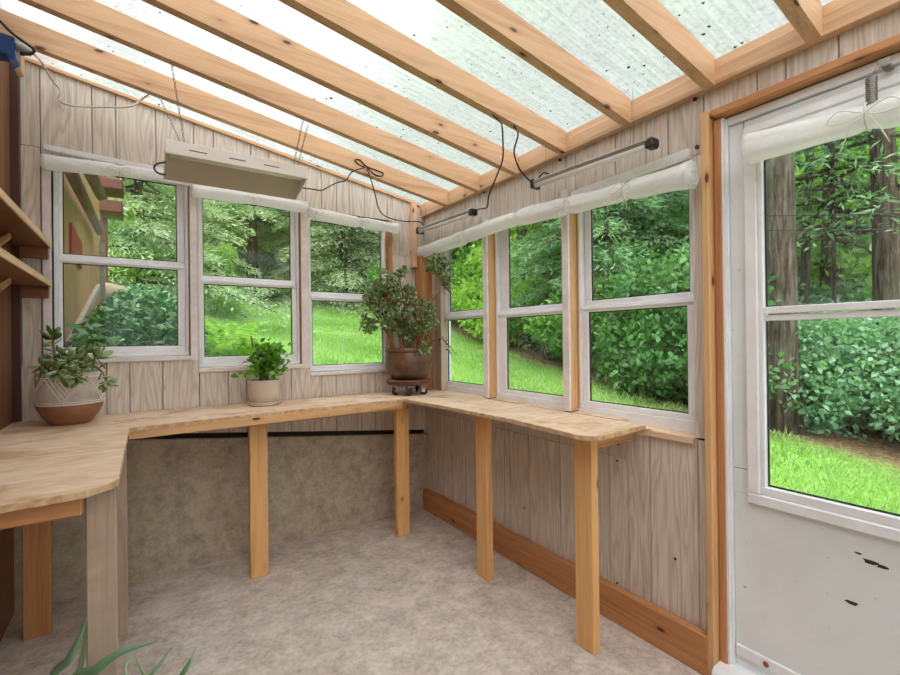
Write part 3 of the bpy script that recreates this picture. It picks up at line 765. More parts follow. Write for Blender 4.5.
roll('white plastic sheet rolled across the top of the door glass', (-.012, -2.105, 1.797), (-.012, -2.75, 1.772), .042, (.46,), seed=8,
     batten=strip((.045, -2.75, 1.815), (.045, -2.125, 1.835), .024, (.0155, 0, 0)))

# ---------------------------------------------------------------- hanging light and tube lights
def chain(b, p, q, link=.016):
    p, q = Vector(p), Vector(q); L = (q-p).length; d = (q-p)/L; n_ = int(L/link); s = d.orthogonal().normalized(); w = d.cross(s)
    for i in range(n_):
        c = p+d*((i+.5)*L/n_); e = s if i % 2 else w
        b.tube([c+d*(link*.62*math.cos(a))+e*(link*.26*math.sin(a)) for a in np.linspace(0, 2*math.pi, 9)], .0013, 4, False)
lt = thing('hanging_shop_light', (-1.25, -.41, 2.0), 'white metal shop light hanging on chains before the left windows', 'light')
X0, X1, Y0, Y1 = -1.555, -.948, -.5, -.3
YB, ZB = -.28, 1.962
b = MB()
b.box(X0, X1, Y0, Y0+.003, 2.012, 2.07, .001); b.box(X0, X1, Y0+.0035, Y0+.07, 2.067, 2.07)
b.box(X0, X1, Y0+.0035, Y0+.02, 2.012, 2.015)
b.build('housing', 'fixture', lt)
for x in (X0, X1-.003):
    b = MB(); Pc = [(Y0+.0035, 2.012), (YB-.003, ZB-.002), (Y0+.07, 2.066), (Y0+.0035, 2.066)]
    b.add([(x, y, z) for y, z in Pc]+[(x+.003, y, z) for y, z in Pc], [(0, 1, 2, 3), (7, 6, 5, 4), (0, 4, 5, 1), (1, 5, 6, 2), (2, 6, 7, 3), (3, 7, 4, 0)])
    b.build('end_cap', 'fixture', lt)
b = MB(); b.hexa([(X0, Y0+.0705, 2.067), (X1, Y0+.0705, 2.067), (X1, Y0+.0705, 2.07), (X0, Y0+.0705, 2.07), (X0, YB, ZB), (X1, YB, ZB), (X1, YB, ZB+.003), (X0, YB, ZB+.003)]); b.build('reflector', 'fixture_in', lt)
b = MB(); b.tube([(X0+.02, Y0+.055, 2.026), (X1-.02, Y0+.055, 2.026)], .0125, 12); b.build('tube', 'tube', lt)
for x in (-1.43, -1.27, -1.12): MB().box(x-.035, x+.035, Y0-.0008, Y0+.0005, 2.037, 2.041).build('slot', 'screw', lt)
for p, q in ((on(1, -.685, 171, 60), (-1.48, -.47, 2.071)), (on(1, -.33, 157, 92), (-1.485, -.44, 2.071)), (on(1, -.685, 303, 120), (-1.01, -.47, 2.071)), (on(1, -.685, 308, 125), (-.985, -.44, 2.071))):
    p = np.array(p); p[2] = min(p[2], roof_z(p[0])-.01)
    b = MB(); chain(b, p, q); b.build('chain', 'steel', lt)
MBc = MB()
def tube_light(y0, y1, z0, z1, lab, x=-.06):
    a, c = Vector((x, y0, z0)), Vector((x, y1, z1)); d = (c-a).normalized(); s = Vector((1, 0, 0)); u = s.cross(d).normalized()
    if u.z < 0: u = -u
    t = thing('tube_light', tuple((a+c)/2), lab, 'light', 'slim tube lights over the right windows')
    def prof(b, P, p, q):
        n_ = len(P); vs = [p+s*x_+u*z_ for x_, z_ in P]+[q+s*x_+u*z_ for x_, z_ in P]
        b.add(vs, [tuple(range(n_)), tuple(reversed(range(n_, 2*n_)))]+[(i, n_+i, n_+(i+1) % n_, (i+1) % n_) for i in range(n_)])
    b = MB(); prof(b, [(-.02, -.004), (.02, -.004), (.026, .012), (.016, .02), (-.016, .02), (-.026, .012)], a, c); b.build('housing', 'alu', t)
    b = MB(); b.tube([a+d*.012-u*.005-s*.008, c-d*.012-u*.005-s*.008], .0135, 12); b.build('tube', 'tube', t)
    b = MB(); b.box(*sum(([min(p, q)-.0, max(p, q)+.0] for p, q in zip(a-d*.01-s*.027-Vector((0, 0, .02)), a+d*.012+s*.027+Vector((0, 0, .024)))), []), .004); b.build('end_socket', 'black', t)
    b = MB(); b.box(*sum(([min(p, q), max(p, q)] for p, q in zip(c-d*.015-s*.024-Vector((0, 0, .018)), c+d*.022+s*.024+Vector((0, 0, .02)))), []), .006); b.build('end_socket', 'black', t)
    for k, y in enumerate((.12, .88)):
        p = a+(c-a)*y; b = MB(); b.tube([p+u*.02, (p.x, p.y, roof_z(p.x)-.02)], .0012, 5); b.build('hanger_wire', 'steel', t)
tube_light(-.09, -.69, 1.94, 1.925, 'slim tube light in the corner, the lower of two above the right windows')
tube_light(-1.195, -1.80, 1.94, 1.918, 'slim tube light nearer the door, the higher of two above the right windows')

# ---------------------------------------------------------------- cables
def cable(name, pts, r, mat, lab, cat='cable', n=8):
    b = MB(); b.tube(smooth_path(pts, n), r, 7); o = b.build(name, mat); return tag(o, lab, cat)
y = -.375
P = [on(1, -.40, 303, 188)]+[on(1, y, *q) for q in ((312, 189), (322, 190), (336, 183), (346, 180), (352, 172), (364, 167.5))]
LO = [on(1, -.352, *q) for q in ((364, 167), (358, 164), (355, 160), (360, 160), (366, 166), (376, 170), (383, 173), (381, 176), (374, 174), (367, 168))]
P2 = [on(1, y, 370, 176), on(1, y, 375, 194), on(1, -.36, 379, 209), on(1, -.3, 386, 216.5), on(1, -.22, 402, 221), on(1, -.12, 420, 222), on(1, -.085, 424, 227)]
cable('power_cord', P+LO+P2, .0035, 'black_cable', 'black cord from the hanging light, tied in a bow on the rafter', n=6)
b = [on(1, -.45, *q) for q in ((166, 175), (158, 173), (154, 168), (157, 164), (166, 162))]; cable('power_cord', b, .004, 'black_cable', 'short black cord loop at the left end of the hanging light')
ya = RY[3]
P = [on(1, ya-.008, 493, 115), on(1, ya-.012, 498, 120)]+[on(0, -.25+.19*t, *q) for t, q in zip((0, .25, .5, .75, .9, 1.), ((502, 126), (503, 145), (502.5, 160), (497, 175), (489, 195), (487, 207)))]+[on(0, -.055, 480, 209), on(0, -.06, 475, 211)]
cable('power_cord', P, .004, 'black_cable', 'long black cord hanging from a rafter to the corner tube light')
P = [on(1, ya-.008, 514, 126)]+[on(0, -.22+.15*t, *q) for t, q in zip((0, .3, .6, .9, 1.), ((518, 135), (514, 152), (519, 168), (526, 177), (532, 182)))]+[on(0, -.06, 537, 180), on(0, -.07, 543, 173), on(0, -.065, 549, 174)]
cable('power_cord', P, .004, 'black_cable', 'shorter black cord hanging from a rafter to the tube light nearer the door')
cable('white_cable', [on(1, -.41, 33, 53)]+[on(1, -.34, 43, 64)]+[on(1, -.2, *q) for q in ( (52, 80), (61, 91), (58.5, 99), (66, 104), (80, 106.5), (104, 107), (130, 106.5), (142, 99))]+[on(1, -.312, 153, 91)], .0045, 'white_cable', 'white cable drooping from the blue box across the far wall')
cable('black_lead', [on(1, -.45, -12, 10), on(1, -.45, 0, 21), on(1, -.45, 12, 33), on(1, -.445, 27, 44), on(1, -.435, 34, 50), on(1, -.43, 31, 54), on(1, -.425, 22, 54.5)], .005, 'black_cable', 'thick black lead coming from upper left into the blue box')
ob = thing('electrical_box', (-2.06, -.4, 2.32), 'blue plastic electrical box high in the left corner', 'electrical box')
b = MB()
c = [on(1, -.43, *q) for q in ((-6, 30), (14, 37), (13.5, 46), (16, 57), (10, 60), (6, 53), (-6, 51))]
n_ = len(c); vs = [tuple(p) for p in c]+[(p[0], -.36, p[2]) for p in c]
b.add(vs, [tuple(range(n_)), tuple(reversed(range(n_, 2*n_)))]+[(i, n_+i, n_+(i+1) % n_, (i+1) % n_) for i in range(n_)]); b.build('box_body', 'blue', ob)
b = MB(); b.tube([on(1, -.40, 15, 45), on(1, -.40, 24, 48.5), on(1, -.40, 31, 52)], [.018, .018, .011], 10); b.build('connector', 'grey_cable', ob)
b = MB(); b.tube([on(1, -.42, 20, 54), on(1, -.42, 33, 53)], .007, 8); b.build('plug', 'black', ob)
b = MB(); p, q = on(1, -.36, 14, 48), on(1, -.36, 21.5, 71); b.box(p[0], q[0], -.358, -.30, q[2], p[2], .002); b.build('wood_block', 'pine_z', ob)

# ---------------------------------------------------------------- plants in pots
def leafmesh(C, D, S, W, rn, fold=.25, thick=0.):
    """Folded diamond leaves: centres C (base), directions D, lengths S, widths W."""
    N = len(C); D = D/np.linalg.norm(D, axis=1)[:, None]
    h = np.random.default_rng(N).normal(size=(N, 3)); s = np.cross(D, h); s /= np.linalg.norm(s, axis=1)[:, None]; nn = np.cross(s, D)
    nn *= np.sign(nn[:, 2:3]+1e-9); 
    S = S[:, None]; W = W[:, None]
    V = np.empty((N, 4, 3)); V[:, 0] = C; V[:, 2] = C+D*S-nn*S*.12; mid = C+D*S*.5
    V[:, 1] = mid+s*W*.5+nn*W*fold*.5; V[:, 3] = mid-s*W*.5+nn*W*fold*.5
    return V.reshape(-1, 3), np.arange(N*4).reshape(N, 4), np.repeat(rn, 4)
def build_leaves(name, V, Q, R, mat, parent=None, origin=(0, 0, 0)):
    me = bpy.data.meshes.new(name); k = len(Q); w = Q.shape[1]
    o0 = np.array(origin, float)
    me.vertices.add(len(V)); me.vertices.foreach_set('co', (V-o0).astype(np.float32).ravel())
    me.loops.add(k*w); me.loops.foreach_set('vertex_index', Q.astype(np.int32).ravel())
    me.polygons.add(k); me.polygons.foreach_set('loop_start', np.arange(0, k*w, w, dtype=np.int32)); 
    me.update(calc_edges=True); me.validate()
    a = me.attributes.new('rnd', 'FLOAT', 'POINT'); a.data.foreach_set('value', R.astype(np.float32))
    me.materials.append(M[mat]); o = bpy.data.objects.new(name, me); COL.objects.link(o)
    if parent is not None: o.parent = parent; o.location = Vector(origin)-WL[parent.name]
    else: o.location = origin
    WL[o.name] = Vector(origin)
    return o
def fat_leaf(b, c, d, L, W, T=.35):        # plump succulent leaf
    c, d = Vector(c), Vector(d).normalized(); h = Vector(np.random.default_rng(int(abs(c.x*1e5+c.z*7e5)) % 99991).normal(size=3)); s = d.cross(h).normalized(); nn = s.cross(d)
    if nn.z < 0: nn = -nn
    vs = []; ring = 6; prof = ((.03, .12), (.25, .6), (.6, 1.), (.85, .72), (1., .1))
    for t, w in prof:
        for k in range(ring):
            a = 2*math.pi*k/ring; vs.append(c+d*L*t+s*(math.cos(a)*W*.5*w)+nn*(math.sin(a)*W*.5*w*T+.08*L*t*t))
    m = len(prof)
    b.add(vs, [(i*ring+k, i*ring+(k+1) % ring, (i+1)*ring+(k+1) % ring, (i+1)*ring+k) for i in range(m-1) for k in range(ring)]+[tuple(reversed(range(ring))), tuple((m-1)*ring+k for k in range(ring))], True)
def rosette(b, c, d, n_, L, W, spread=1.):
    c, d = Vector(c), Vector(d).normalized(); s = d.orthogonal().normalized(); w = d.cross(s)
    for i in range(n_):
        a = i*2.4+random.random(); e = (.35+.75*random.random())*spread
        fat_leaf(b, c-d*L*.5*random.random(), d*(1.1-e*.6)+(s*math.cos(a)+w*math.sin(a))*e, L*random.uniform(.75, 1.2), W*random.uniform(.8, 1.15))

# 1 jade plant in patterned pot, left
jc = Vector((-1.905, -.19, T1-.0005)); K = .77
t = thing('potted_jade_plant', tuple(jc), 'small succulent in white patterned pot with bare clay base, left on the bench', 'plant')
b = MB(); b.lathe(jc, [(r_*K, z_) for r_, z_ in [(.001, .0865), (.152, .0865), (.157, .12), (.1575, .165), (.155, .205), (.152, .226), (.14, .226), (.14, .2), (.145, .19)]], 48, caps=False); soft(b.build('pot', 'stone_glaze', t))
b = MB(); b.lathe(jc, [(r_*K, z_) for r_, z_ in [(.001, .0), (.08, .0), (.094, .005), (.124, .034), (.144, .065), (.152, .086), (.001, .086)]], 48, caps=False); soft(b.build('pot_base', 'terracotta', t))
b = MB()
def potr(z): return float(np.interp(z, [.0865, .12, .165, .205, .226], [.152, .157, .1575, .155, .152]))*K+.0008
def pline(b, a0, z0, a1, z1, r=.0024):
    b.tube([(jc.x+potr(z0+(z1-z0)*q)*math.cos(a0+(a1-a0)*q), jc.y+potr(z0+(z1-z0)*q)*math.sin(a0+(a1-a0)*q), jc.z+z0+(z1-z0)*q) for q in np.linspace(0, 1, 12)], r, 5)
A0 = math.atan2(CAM[1]-jc.y, CAM[0]-jc.x)
for z in (.091, .1, .205): b.tube([(jc.x+potr(z)*math.cos(a), jc.y+potr(z)*math.sin(a), jc.z+z) for a in np.linspace(0, 2*math.pi, 49)], .0024, 5, False)
for k in range(5):
    base = A0+k*2*math.pi/5-.25
    for q in range(5): pline(b, base-.5+q*.13, .2, base-.02+q*.13*.55, .108+q*.011)
    pline(b, base+.62, .2, base+.0, .104); pline(b, base+.72, .2, base+.06, .104)
b.build('relief_line', 'pale_line', t)
b = MB(); b.lathe(jc, [(.001, .205), (.142*K, .2)], 32, caps=False); b.build('soil', 'soil', t)
fo, stm = MB(), MB()
D = 1.985
def jstem(pts, r0=.006, lv=6, L=.05, W=.022, spread=1.):
    P = smooth_path(pts, 6); stm.tube(P, list(np.linspace(r0, r0*.5, len(P))), 6)
    k = len(P)
    for i in range(3, k-2, 3):
        d = Vector(P[i+1]-P[i-1]).normalized(); s = d.orthogonal()
        for sg in (-1, 1): fat_leaf(fo, P[i], d*.5+s*sg+Vector(rng.normal(size=3)*.5), L*random.uniform(.7, 1), W)
    rosette(fo, P[-1], Vector(P[-1]-P[-3]), lv, L, W, spread)
q = lambda px, py, dd=0.: at(px, py, D+dd)
jstem([q(54, 371), q(55, 358), q(53, 345), q(52, 335)], .007, 8, .055, .024)
jstem([q(60, 371), q(64, 362, -.06), q(70, 360, -.1)], .006, 7, .06, .026)
jstem([q(66, 371), q(78, 362), q(86, 356), q(88, 350)], .006, 7, .055, .024)
jstem([q(66, 372), q(80, 364, -.08), q(94, 360, -.08), q(100, 357, -.08)], .006, 8, .06, .024)
jstem([q(75, 370), q(92, 366, -.05), q(102, 372, -.08), q(106, 381, -.1), q(108, 386, -.1)], .005, 6, .04, .022)
jstem([q(60, 372), q(58, 370, -.13), q(60, 376, -.16)], .005, 6, .055, .026)
jstem([q(66, 372, -.1), q(74, 375, -.16), q(77, 381, -.17)], .004, 6, .04, .022)
jstem([q(50, 371), q(44, 366, -.06), q(40, 367, -.1)], .005, 5, .05, .02)
jstem([q(74, 372), q(82, 371, -.14), q(80, 378, -.17)], .004, 5, .04, .02)
jstem([q(60, 370, .04), q(68, 356, .05), q(76, 352, .04)], .006, 7, .055, .024)
jstem([q(70, 370, .04), q(62, 360, .02), q(60, 353, .0)], .005, 6, .05, .022)
stm.build('stem', 'stem', t); fo.build('foliage', 'jade', t)

# 2 basil in cream pot
bc = Vector((-1.09, -.135, T1-.0005))
t = thing('potted_basil', tuple(bc), 'bright green herb in small cream pot on the bench under the middle window', 'plant')
b = MB(); b.lathe(bc, [(.001, .0145), (.068, .0145), (.074, .022), (.08, .07), (.082, .12), (.082, .138), (.076, .138), (.075, .12)], 36, caps=False); soft(b.build('pot', 'cream', t))
b = MB(); b.lathe(bc, [(.001, .0), (.075, .0), (.083, .006), (.086, .02), (.08, .02), (.077, .012), (.001, .012)], 36, caps=False); soft(b.build('saucer', 'cream', t))
b = MB(); b.lathe(bc, [(.001, .126), (.076, .122)], 24, caps=False); b.build('soil', 'soil', t)
b = MB(); b.tube([at(257, 377, 2.57), at(254.5, 358, 2.57), at(251, 336, 2.57)], .004, 6); b.build('stake', 'dark_z', t)
N = 420; r_ = np.random.default_rng(5)
u = r_.uniform(0, 1, N); cen = np.array(bc)+np.array([.0, 0, .15])
C = np.stack([r_.normal(0, .032, N)*(1.2-.2*u), r_.normal(0, .03, N), u*.17], 1)+cen
C[:, 0] += .02*u
Dv = np.stack([C[:, 0]-cen[0], C[:, 1]-cen[1], .03*np.ones(N)], 1)*14+r_.normal(0, .5, (N, 3))
k = r_.choice(N, 60, replace=False); C[k, 2] += .045*r_.uniform(0, 1, 60); C[k, 0] += r_.uniform(-.02, .06, 60)
V, Q, R_ = leafmesh(C, Dv, r_.uniform(.026, .046, N), r_.uniform(.024, .038, N), r_.uniform(0, 1, N), .3)
b = MB()
for i in range(9):
    a = i*.7; b.tube([(bc.x+.02*math.cos(a), bc.y+.02*math.sin(a), bc.z+.12), (bc.x+.03*math.cos(a), bc.y+.03*math.sin(a), bc.z+.2), (bc.x+.05*math.cos(a)+.01, bc.y+.04*math.sin(a), bc.z+.3)], .002, 5)
b.build('stem', 'stem_green', t); build_leaves('foliage', V, Q, R_, 'basil', t, bc)

# 3 dolly and big jade in brown pot, in the corner
kc = Vector((-.222, -.205, T1-.0005))
dl = thing('plant_dolly', tuple(kc), 'round dark wooden plant dolly on casters under the big brown pot', 'plant dolly')
b = MB(); b.lathe(kc, [(.001, .062), (.13, .062), (.142, .068), (.143, .09), (.138, .096), (.001, .096)], 40, caps=False); soft(b.build('platform', 'dolly', dl))
for k in range(4):
    a = math.atan2(CAM[1]-kc.y, CAM[0]-kc.x)+[-.95, .0, 1.0, 2.6][k]
    p = Vector((kc.x+.108*math.cos(a), kc.y+.108*math.sin(a), kc.z)); s = Vector((-math.sin(a+.5), math.cos(a+.5), 0))
    w = MB(); w.tube([p+Vector((0, 0, .024))-s*.009, p+Vector((0, 0, .024))+s*.009], .024, 18); wo = w.build('caster', 'black', dl)
    h = MB(); h.tube([p+Vector((0, 0, .026))-s*.0125, p+Vector((0, 0, .026))+s*.0125], .011, 12)
    for sg in (-1, 1):
        e = p+s*sg*.0125; f_ = s.cross(Vector((0, 0, 1)))
        h.hexa([e-f_*.012+Vector((0, 0, .018)), e+f_*.012+Vector((0, 0, .018)), e+f_*.014+Vector((0, 0, .058)), e-f_*.014+Vector((0, 0, .058)),
                e-f_*.012+Vector((0, 0, .018))+s*.002*sg, e+f_*.012+Vector((0, 0, .018))+s*.002*sg, e+f_*.014+Vector((0, 0, .058))+s*.002*sg, e-f_*.014+Vector((0, 0, .058))+s*.002*sg])
    h.box(p.x-.016, p.x+.016, p.y-.016, p.y+.016, p.z+.0555, p.z+.0615, .002); h.build('caster_fork', 'chrome', wo)
pc = kc+Vector((0, 0, .0962))
t = thing('potted_jade_tree', tuple(pc), 'large leafy jade plant in brown glazed pot standing in the corner', 'plant')
b = MB(); b.lathe(pc, [(.001, .0), (.1, .0), (.108, .006), (.13, .035), (.147, .075), (.1525, .11), (.1515, .14), (.146, .165), (.144, .172), (.152, .177), (.1535, .19), (.149, .198), (.136, .198), (.135, .18)], 44, caps=False); soft(b.build('pot', 'brown_pot', t))
b = MB(); b.lathe(pc, [(.001, .186), (.1355, .182)], 28, caps=False); b.build('soil', 'soil', t)
fo, stm = MB(), MB(); D = 2.93
q = lambda px, py, dd=0.: at(px, py, D+dd)
def bstem(pts, r0, r1): P = smooth_path(pts, 7); stm.tube(P, list(np.linspace(r0, r1, len(P))), 7); return P
bstem([q(424, 351), q(427, 335), q(425, 318), q(432, 300, -.03), q(440, 287, -.03), q(444, 272, -.04)], .014, .009)
bstem([q(402, 351), q(398, 330), q(392, 310), q(385, 295)], .011, .005); bstem([q(410, 351), q(409, 325), q(404, 300), q(400, 282)], .012, .005)
bstem([q(414, 351), q(416, 328), q(418, 308), q(414, 290)], .011, .005); bstem([q(396, 351), q(388, 335), q(380, 322), q(374, 312)], .009, .004)
bstem([q(419, 351), q(421, 338), q(428, 326), q(432, 318)], .009, .004); bstem([q(406, 351), q(403, 338), q(408, 322), q(412, 312)], .008, .004)
bstem([q(420, 349, -.05), q(424, 344, -.1), q(420, 352, -.16)], .006, .003)
bstem([q(424, 348), q(438, 338, -.05), q(446, 342, -.05), q(455, 353, -.05)], .005, .002)
rr = np.random.default_rng(11)
def puff(cx, cy, rx, ry, n_, dz=.1, L=.036):
    for i in range(int(n_*1.7)):
        a = rr.uniform(0, 6.28); r0 = math.sqrt(rr.uniform(0, 1)); c = q(cx+rx*r0*math.cos(a), cy+ry*r0*math.sin(a), rr.uniform(-dz, dz))
        o = q(cx, cy+ry*.6, 0)
        d = Vector(c-o)+Vector((0, 0, .03)); 
        if d.length < .01: d = Vector((0, 0, .05))
        d = d.normalized(); d = (d+Vector(rr.normal(0, .35, 3))).normalized(); tl = rr.uniform(.05, .085); e0 = Vector(c)
        stm.tube([e0-d*tl*1.3, e0-d*tl*.5, e0], [.0032, .0026, .0016], 5); s0 = d.orthogonal().normalized(); w0 = d.cross(s0)
        for j in range(4):
            a2 = j*1.57+rr.uniform(0, .6); pj = e0-d*tl*(.85-.24*j)
            for sg in (-1, 1): fat_leaf(fo, pj, d*.65+(s0*math.cos(a2)+w0*math.sin(a2))*sg+Vector((0, 0, .25)), L*rr.uniform(.7, 1.05), .0195, .3)
        for j in range(3): fat_leaf(fo, e0, d*1.1+(s0*math.cos(j*2.1)+w0*math.sin(j*2.1))*.6, L*rr.uniform(.6, .9), .017, .3)
for a_ in ((375, 300, 11, 14, 11), (370, 322, 8, 9, 5), (388, 285, 12, 10, 8), (396, 300, 16, 16, 13), (400, 272, 6, 6, 4), (404, 322, 18, 14, 12), (412, 300, 11, 16, 8), (424, 312, 12, 12, 8),
           (428, 322, 9, 7, 5), (390, 320, 10, 10, 6), (384, 272, 4, 3, 2), (409, 335, 12, 8, 5), (376, 287, 6, 6, 3)): puff(*a_)
puff(440, 266, 12, 8, 9, .05); puff(446, 280, 6, 5, 4, .05); puff(436, 258, 6, 4, 3, .04)
def dr(px, py, n_=5): rosette(fo, q(px, py, -.16), Vector((.1, -.3, -.2)), n_, .036, .021)
for p in ((420, 350), (424, 346), (428, 351), (418, 354), (426, 342)): dr(*p)
for p in ((442, 338), (446, 343), (450, 352), (455, 354), (448, 349)): rosette(fo, q(p[0], p[1], -.05), Vector((.4, -.2, -.2)), 3, .03, .016)
stm.build('stem', 'stem', t); fo.build('foliage', 'jade', t)

# 4 aloe in the lower left corner of the view
ac = Vector((-1.66, -1.62, 0.))
t = thing('potted_aloe', tuple(ac), 'spiky aloe plant on the floor at the bottom left, tips showing', 'plant')
b = MB(); b.lathe(ac, [(.001, 0), (.08, 0), (.09, .01), (.115, .19), (.12, .2), (.12, .225), (.11, .225), (.108, .2)], 36, caps=False); soft(b.build('pot', 'terracotta', t))
b = MB(); b.lathe(ac, [(.001, .21), (.108, .206)], 24, caps=False); b.build('soil', 'soil', t)
b = MB()
def aleaf(pts, w):
    P = smooth_path(pts, 6); m = len(P); vs = []; 
    for i in range(m):
        d = Vector(P[min(i+1, m-1)]-P[max(i-1, 0)]).normalized(); s = d.cross(Vector(FW)).normalized(); nn = s.cross(d); ww = w*(1-(i/(m-1))**1.6)+.001
        for k in range(6): a = math.pi*k/3; vs.append(Vector(P[i])+s*math.cos(a)*ww+nn*math.sin(a)*ww*.45)
    b.add(vs, [(i*6+k, i*6+(k+1) % 6, (i+1)*6+(k+1) % 6, (i+1)*6+k) for i in range(m-1) for k in range(6)], True)
q = lambda px, py, d_=1.12: at(px, py, d_)
cc = np.array(ac)+np.array([0, 0, .21])
aleaf([cc, q(55, 690), q(70, 658), q(81, 634), q(87, 617)], .012)
aleaf([cc, q(74, 692, 1.16), q(80, 668, 1.17), q(90, 622, 1.18), q(108, 591, 1.2)], .009)
aleaf([cc, q(80, 690, 1.05), q(98, 668, 1.04), q(122, 652, 1.04), q(158, 641, 1.05)], .015)
aleaf([cc, q(138, 690, 1.15), q(152, 674, 1.15), q(172, 647, 1.18)], .008)
aleaf([cc, q(172, 695, 1.12), q(184, 672, 1.12), q(191, 660, 1.12), q(197, 646, 1.14)], .008)
aleaf([cc, q(146, 690, 1.13), q(142, 672, 1.13), q(135, 655, 1.14)], .006)
aleaf([cc, q(128, 690, 1.12), q(125, 672, 1.12), q(128, 660, 1.13), q(134, 656, 1.13)], .004)
for a in range(6): aleaf([cc, cc+np.array([.08*math.cos(a*1.05-2.2), .08*math.sin(a*1.05-2.2)-.02, .06]), cc+np.array([.2*math.cos(a*.6-2.4), .2*math.sin(a*.6-2.4), .02])], .013)
b.build('aloe_leaf', 'aloe', t)

# ---------------------------------------------------------------- outdoors
def gz(x, y):
    x = np.asarray(x, float); y = np.asarray(y, float)
    yy = np.minimum(y, 13.)
    z = .16*(np.maximum(yy, -9)+2.6)+.2*np.clip(-x, -0., 6)+.03*np.minimum(np.maximum(x-2, 0), 0)
    z = np.where(y > 13, z+.02*(np.minimum(y, 40)-13), z)
    return z-.12*np.clip(x-.2, 0, 1.2)*(y < 6)*.4
EX = [-12, -6, -1.96, -1.0, -.16, 1.85, 6.1, 14, 30]; EV = [1.8, 2.6, 3.25, 3.5, 3.45, 3.55, 4.3, 7.2, 11.]
def edge_x(y): return np.interp(y, EX, EV)
gx = np.concatenate([np.arange(-14, 14, .3), np.arange(14, 46, 2)]); gy = np.concatenate([np.arange(-14, 22, .3), np.arange(22, 60, 2.5)])
X, Y = np.meshgrid(gx, gy, indexing='ij'); Z = gz(X, Y)+.02*np.sin(X*3.1+Y*1.7)
V = np.stack([X, Y, Z], -1).reshape(-1, 3); nx, ny = X.shape
I = np.arange(nx*ny).reshape(nx, ny); Q = np.stack([I[:-1, :-1], I[1:, :-1], I[1:, 1:], I[:-1, 1:]], -1).reshape(-1, 4)
cx, cy = V[Q].mean(1)[:, 0], V[Q].mean(1)[:, 1]
Q = Q[~((cx > -3.2) & (cx < .35) & (cy < .35))]
go = build_leaves('lawn', V, Q, np.zeros(len(V)), 'ground'); tag(go, kind='structure')
for p in go.data.polygons: p.use_smooth = True
lit = 1/(1+np.exp(-(V[:, 0]-edge_x(V[:, 1])+.15*np.sin(V[:, 1]*5)+.1*np.sin(V[:, 1]*13))/.08))
lit = np.where(V[:, 1] > 15.5, np.maximum(lit, .8), lit)
a = go.data.attributes.new('litter', 'FLOAT', 'POINT'); a.data.foreach_set('value', lit.astype(np.float32))

# grass blades
r_ = np.random.default_rng(21); N = 150000
x = r_.uniform(-3., 4.6, N); y = np.where(r_.uniform(size=N) < .7, r_.uniform(-3.6, 7, N), r_.uniform(5, 15, N))
keep = (x < edge_x(y)+.1*r_.normal(size=N)) & ~((x < .26) & (y < .36)) & (x > -1.8); x, y = x[keep], y[keep]
N = len(x); C = np.stack([x, y, gz(x, y)-.01], 1)
Dv = np.stack([r_.normal(0, .45, N), r_.normal(0, .45, N), np.ones(N)], 1)
pat = .5+.3*np.sin(x*2.3+1)*np.sin(y*1.9)+r_.normal(0, .18, N)
Lg, Wg, Tg = r_.uniform(.04, .11, N), r_.uniform(.006, .012, N), np.clip(pat, 0, 1)
for m_, lb in (((y > .36), 'short green grass on the rising lawn outside the far windows'), ((y < .22), 'short green grass outside the bench windows and the door')):
    V, Q, R_ = leafmesh(C[m_], Dv[m_], Lg[m_], Wg[m_], Tg[m_], .1)
    tag(build_leaves('grass', V, Q, R_, 'grass'), lb, 'grass', kind='stuff')

# dark glossy ground cover outside the leftmost window
r_ = np.random.default_rng(22); N = 26000
x = r_.uniform(-1.95, -.9, N); y = r_.uniform(.3, 4.2, N); keep = (x < -1.43+.07*y+.08*np.sin(y*6)) & (x > -1.93+.02*y); x, y = x[keep], y[keep]; N = len(x)
h = .42+.1*np.sin(x*5)*np.sin(y*4)
C = np.stack([x, y, gz(x, y)+h*np.sqrt(r_.uniform(.15, 1, N))], 1)
Dv = np.stack([r_.normal(0, 1, N), r_.normal(0, 1, N)-.5, r_.normal(.2, .5, N)], 1)
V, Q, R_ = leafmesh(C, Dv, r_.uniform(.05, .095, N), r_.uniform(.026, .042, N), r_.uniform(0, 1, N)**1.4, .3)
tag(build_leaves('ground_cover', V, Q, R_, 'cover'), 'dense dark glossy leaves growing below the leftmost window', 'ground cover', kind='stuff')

def fern(px, depth, size, lab, seed, py=350):
    p = at(px, py, depth); p[2] = gz(p[0], p[1]); r_ = np.random.default_rng(seed)
    Cs, Ds, Ss, Ws, Rs = [], [], [], [], []
    for k in range(13):
        a = k*2.4+r_.uniform(0, .5); L = size*r_.uniform(.8, 1.15); lean = r_.uniform(.5, 1.)
        d = np.array([math.cos(a), math.sin(a), 0]); s = np.array([-math.sin(a), math.cos(a), 0])
        for i in range(5, 30):
            u = i/30; c = p+d*L*lean*u**1.3+np.array([0, 0, L*(u*1.15-.65*u*u*lean)])
            w = L*.24*math.sin(math.pi*min(1, (u*.93+.07)))**.8
            for sg in (-1, 1):
                Cs.append(c); Ds.append(s*sg+d*.45+np.array([0, 0, -.12])); Ss.append(w); Ws.append(L*.035); Rs.append(np.clip(.3+.5*u+r_.normal(0, .12), 0, 1))
    t = thing('fern', tuple(p), lab, 'fern', 'ferns on the lawn by the house')
    V, Q, R_ = leafmesh(np.array(Cs), np.array(Ds), np.array(Ss), np.array(Ws), np.array(Rs), .15)
    build_leaves('fronds', V, Q, R_, 'fern', t, p)
fern(212, 3.9, .55, 'bright fern outside the middle window, at its lower left', 31)
fern(234, 4.1, .5, 'bright fern outside the middle window, behind the herb pot', 32)
fern(222, 4.9, .6, 'fern farther up the bank outside the middle window', 36)
fern(337, 4.0, .36, 'yellow-green fern at the bottom of the window left of the corner', 33)
fern(368, 4.1, .3, 'small fern outside, just left of the corner jade plant', 34)
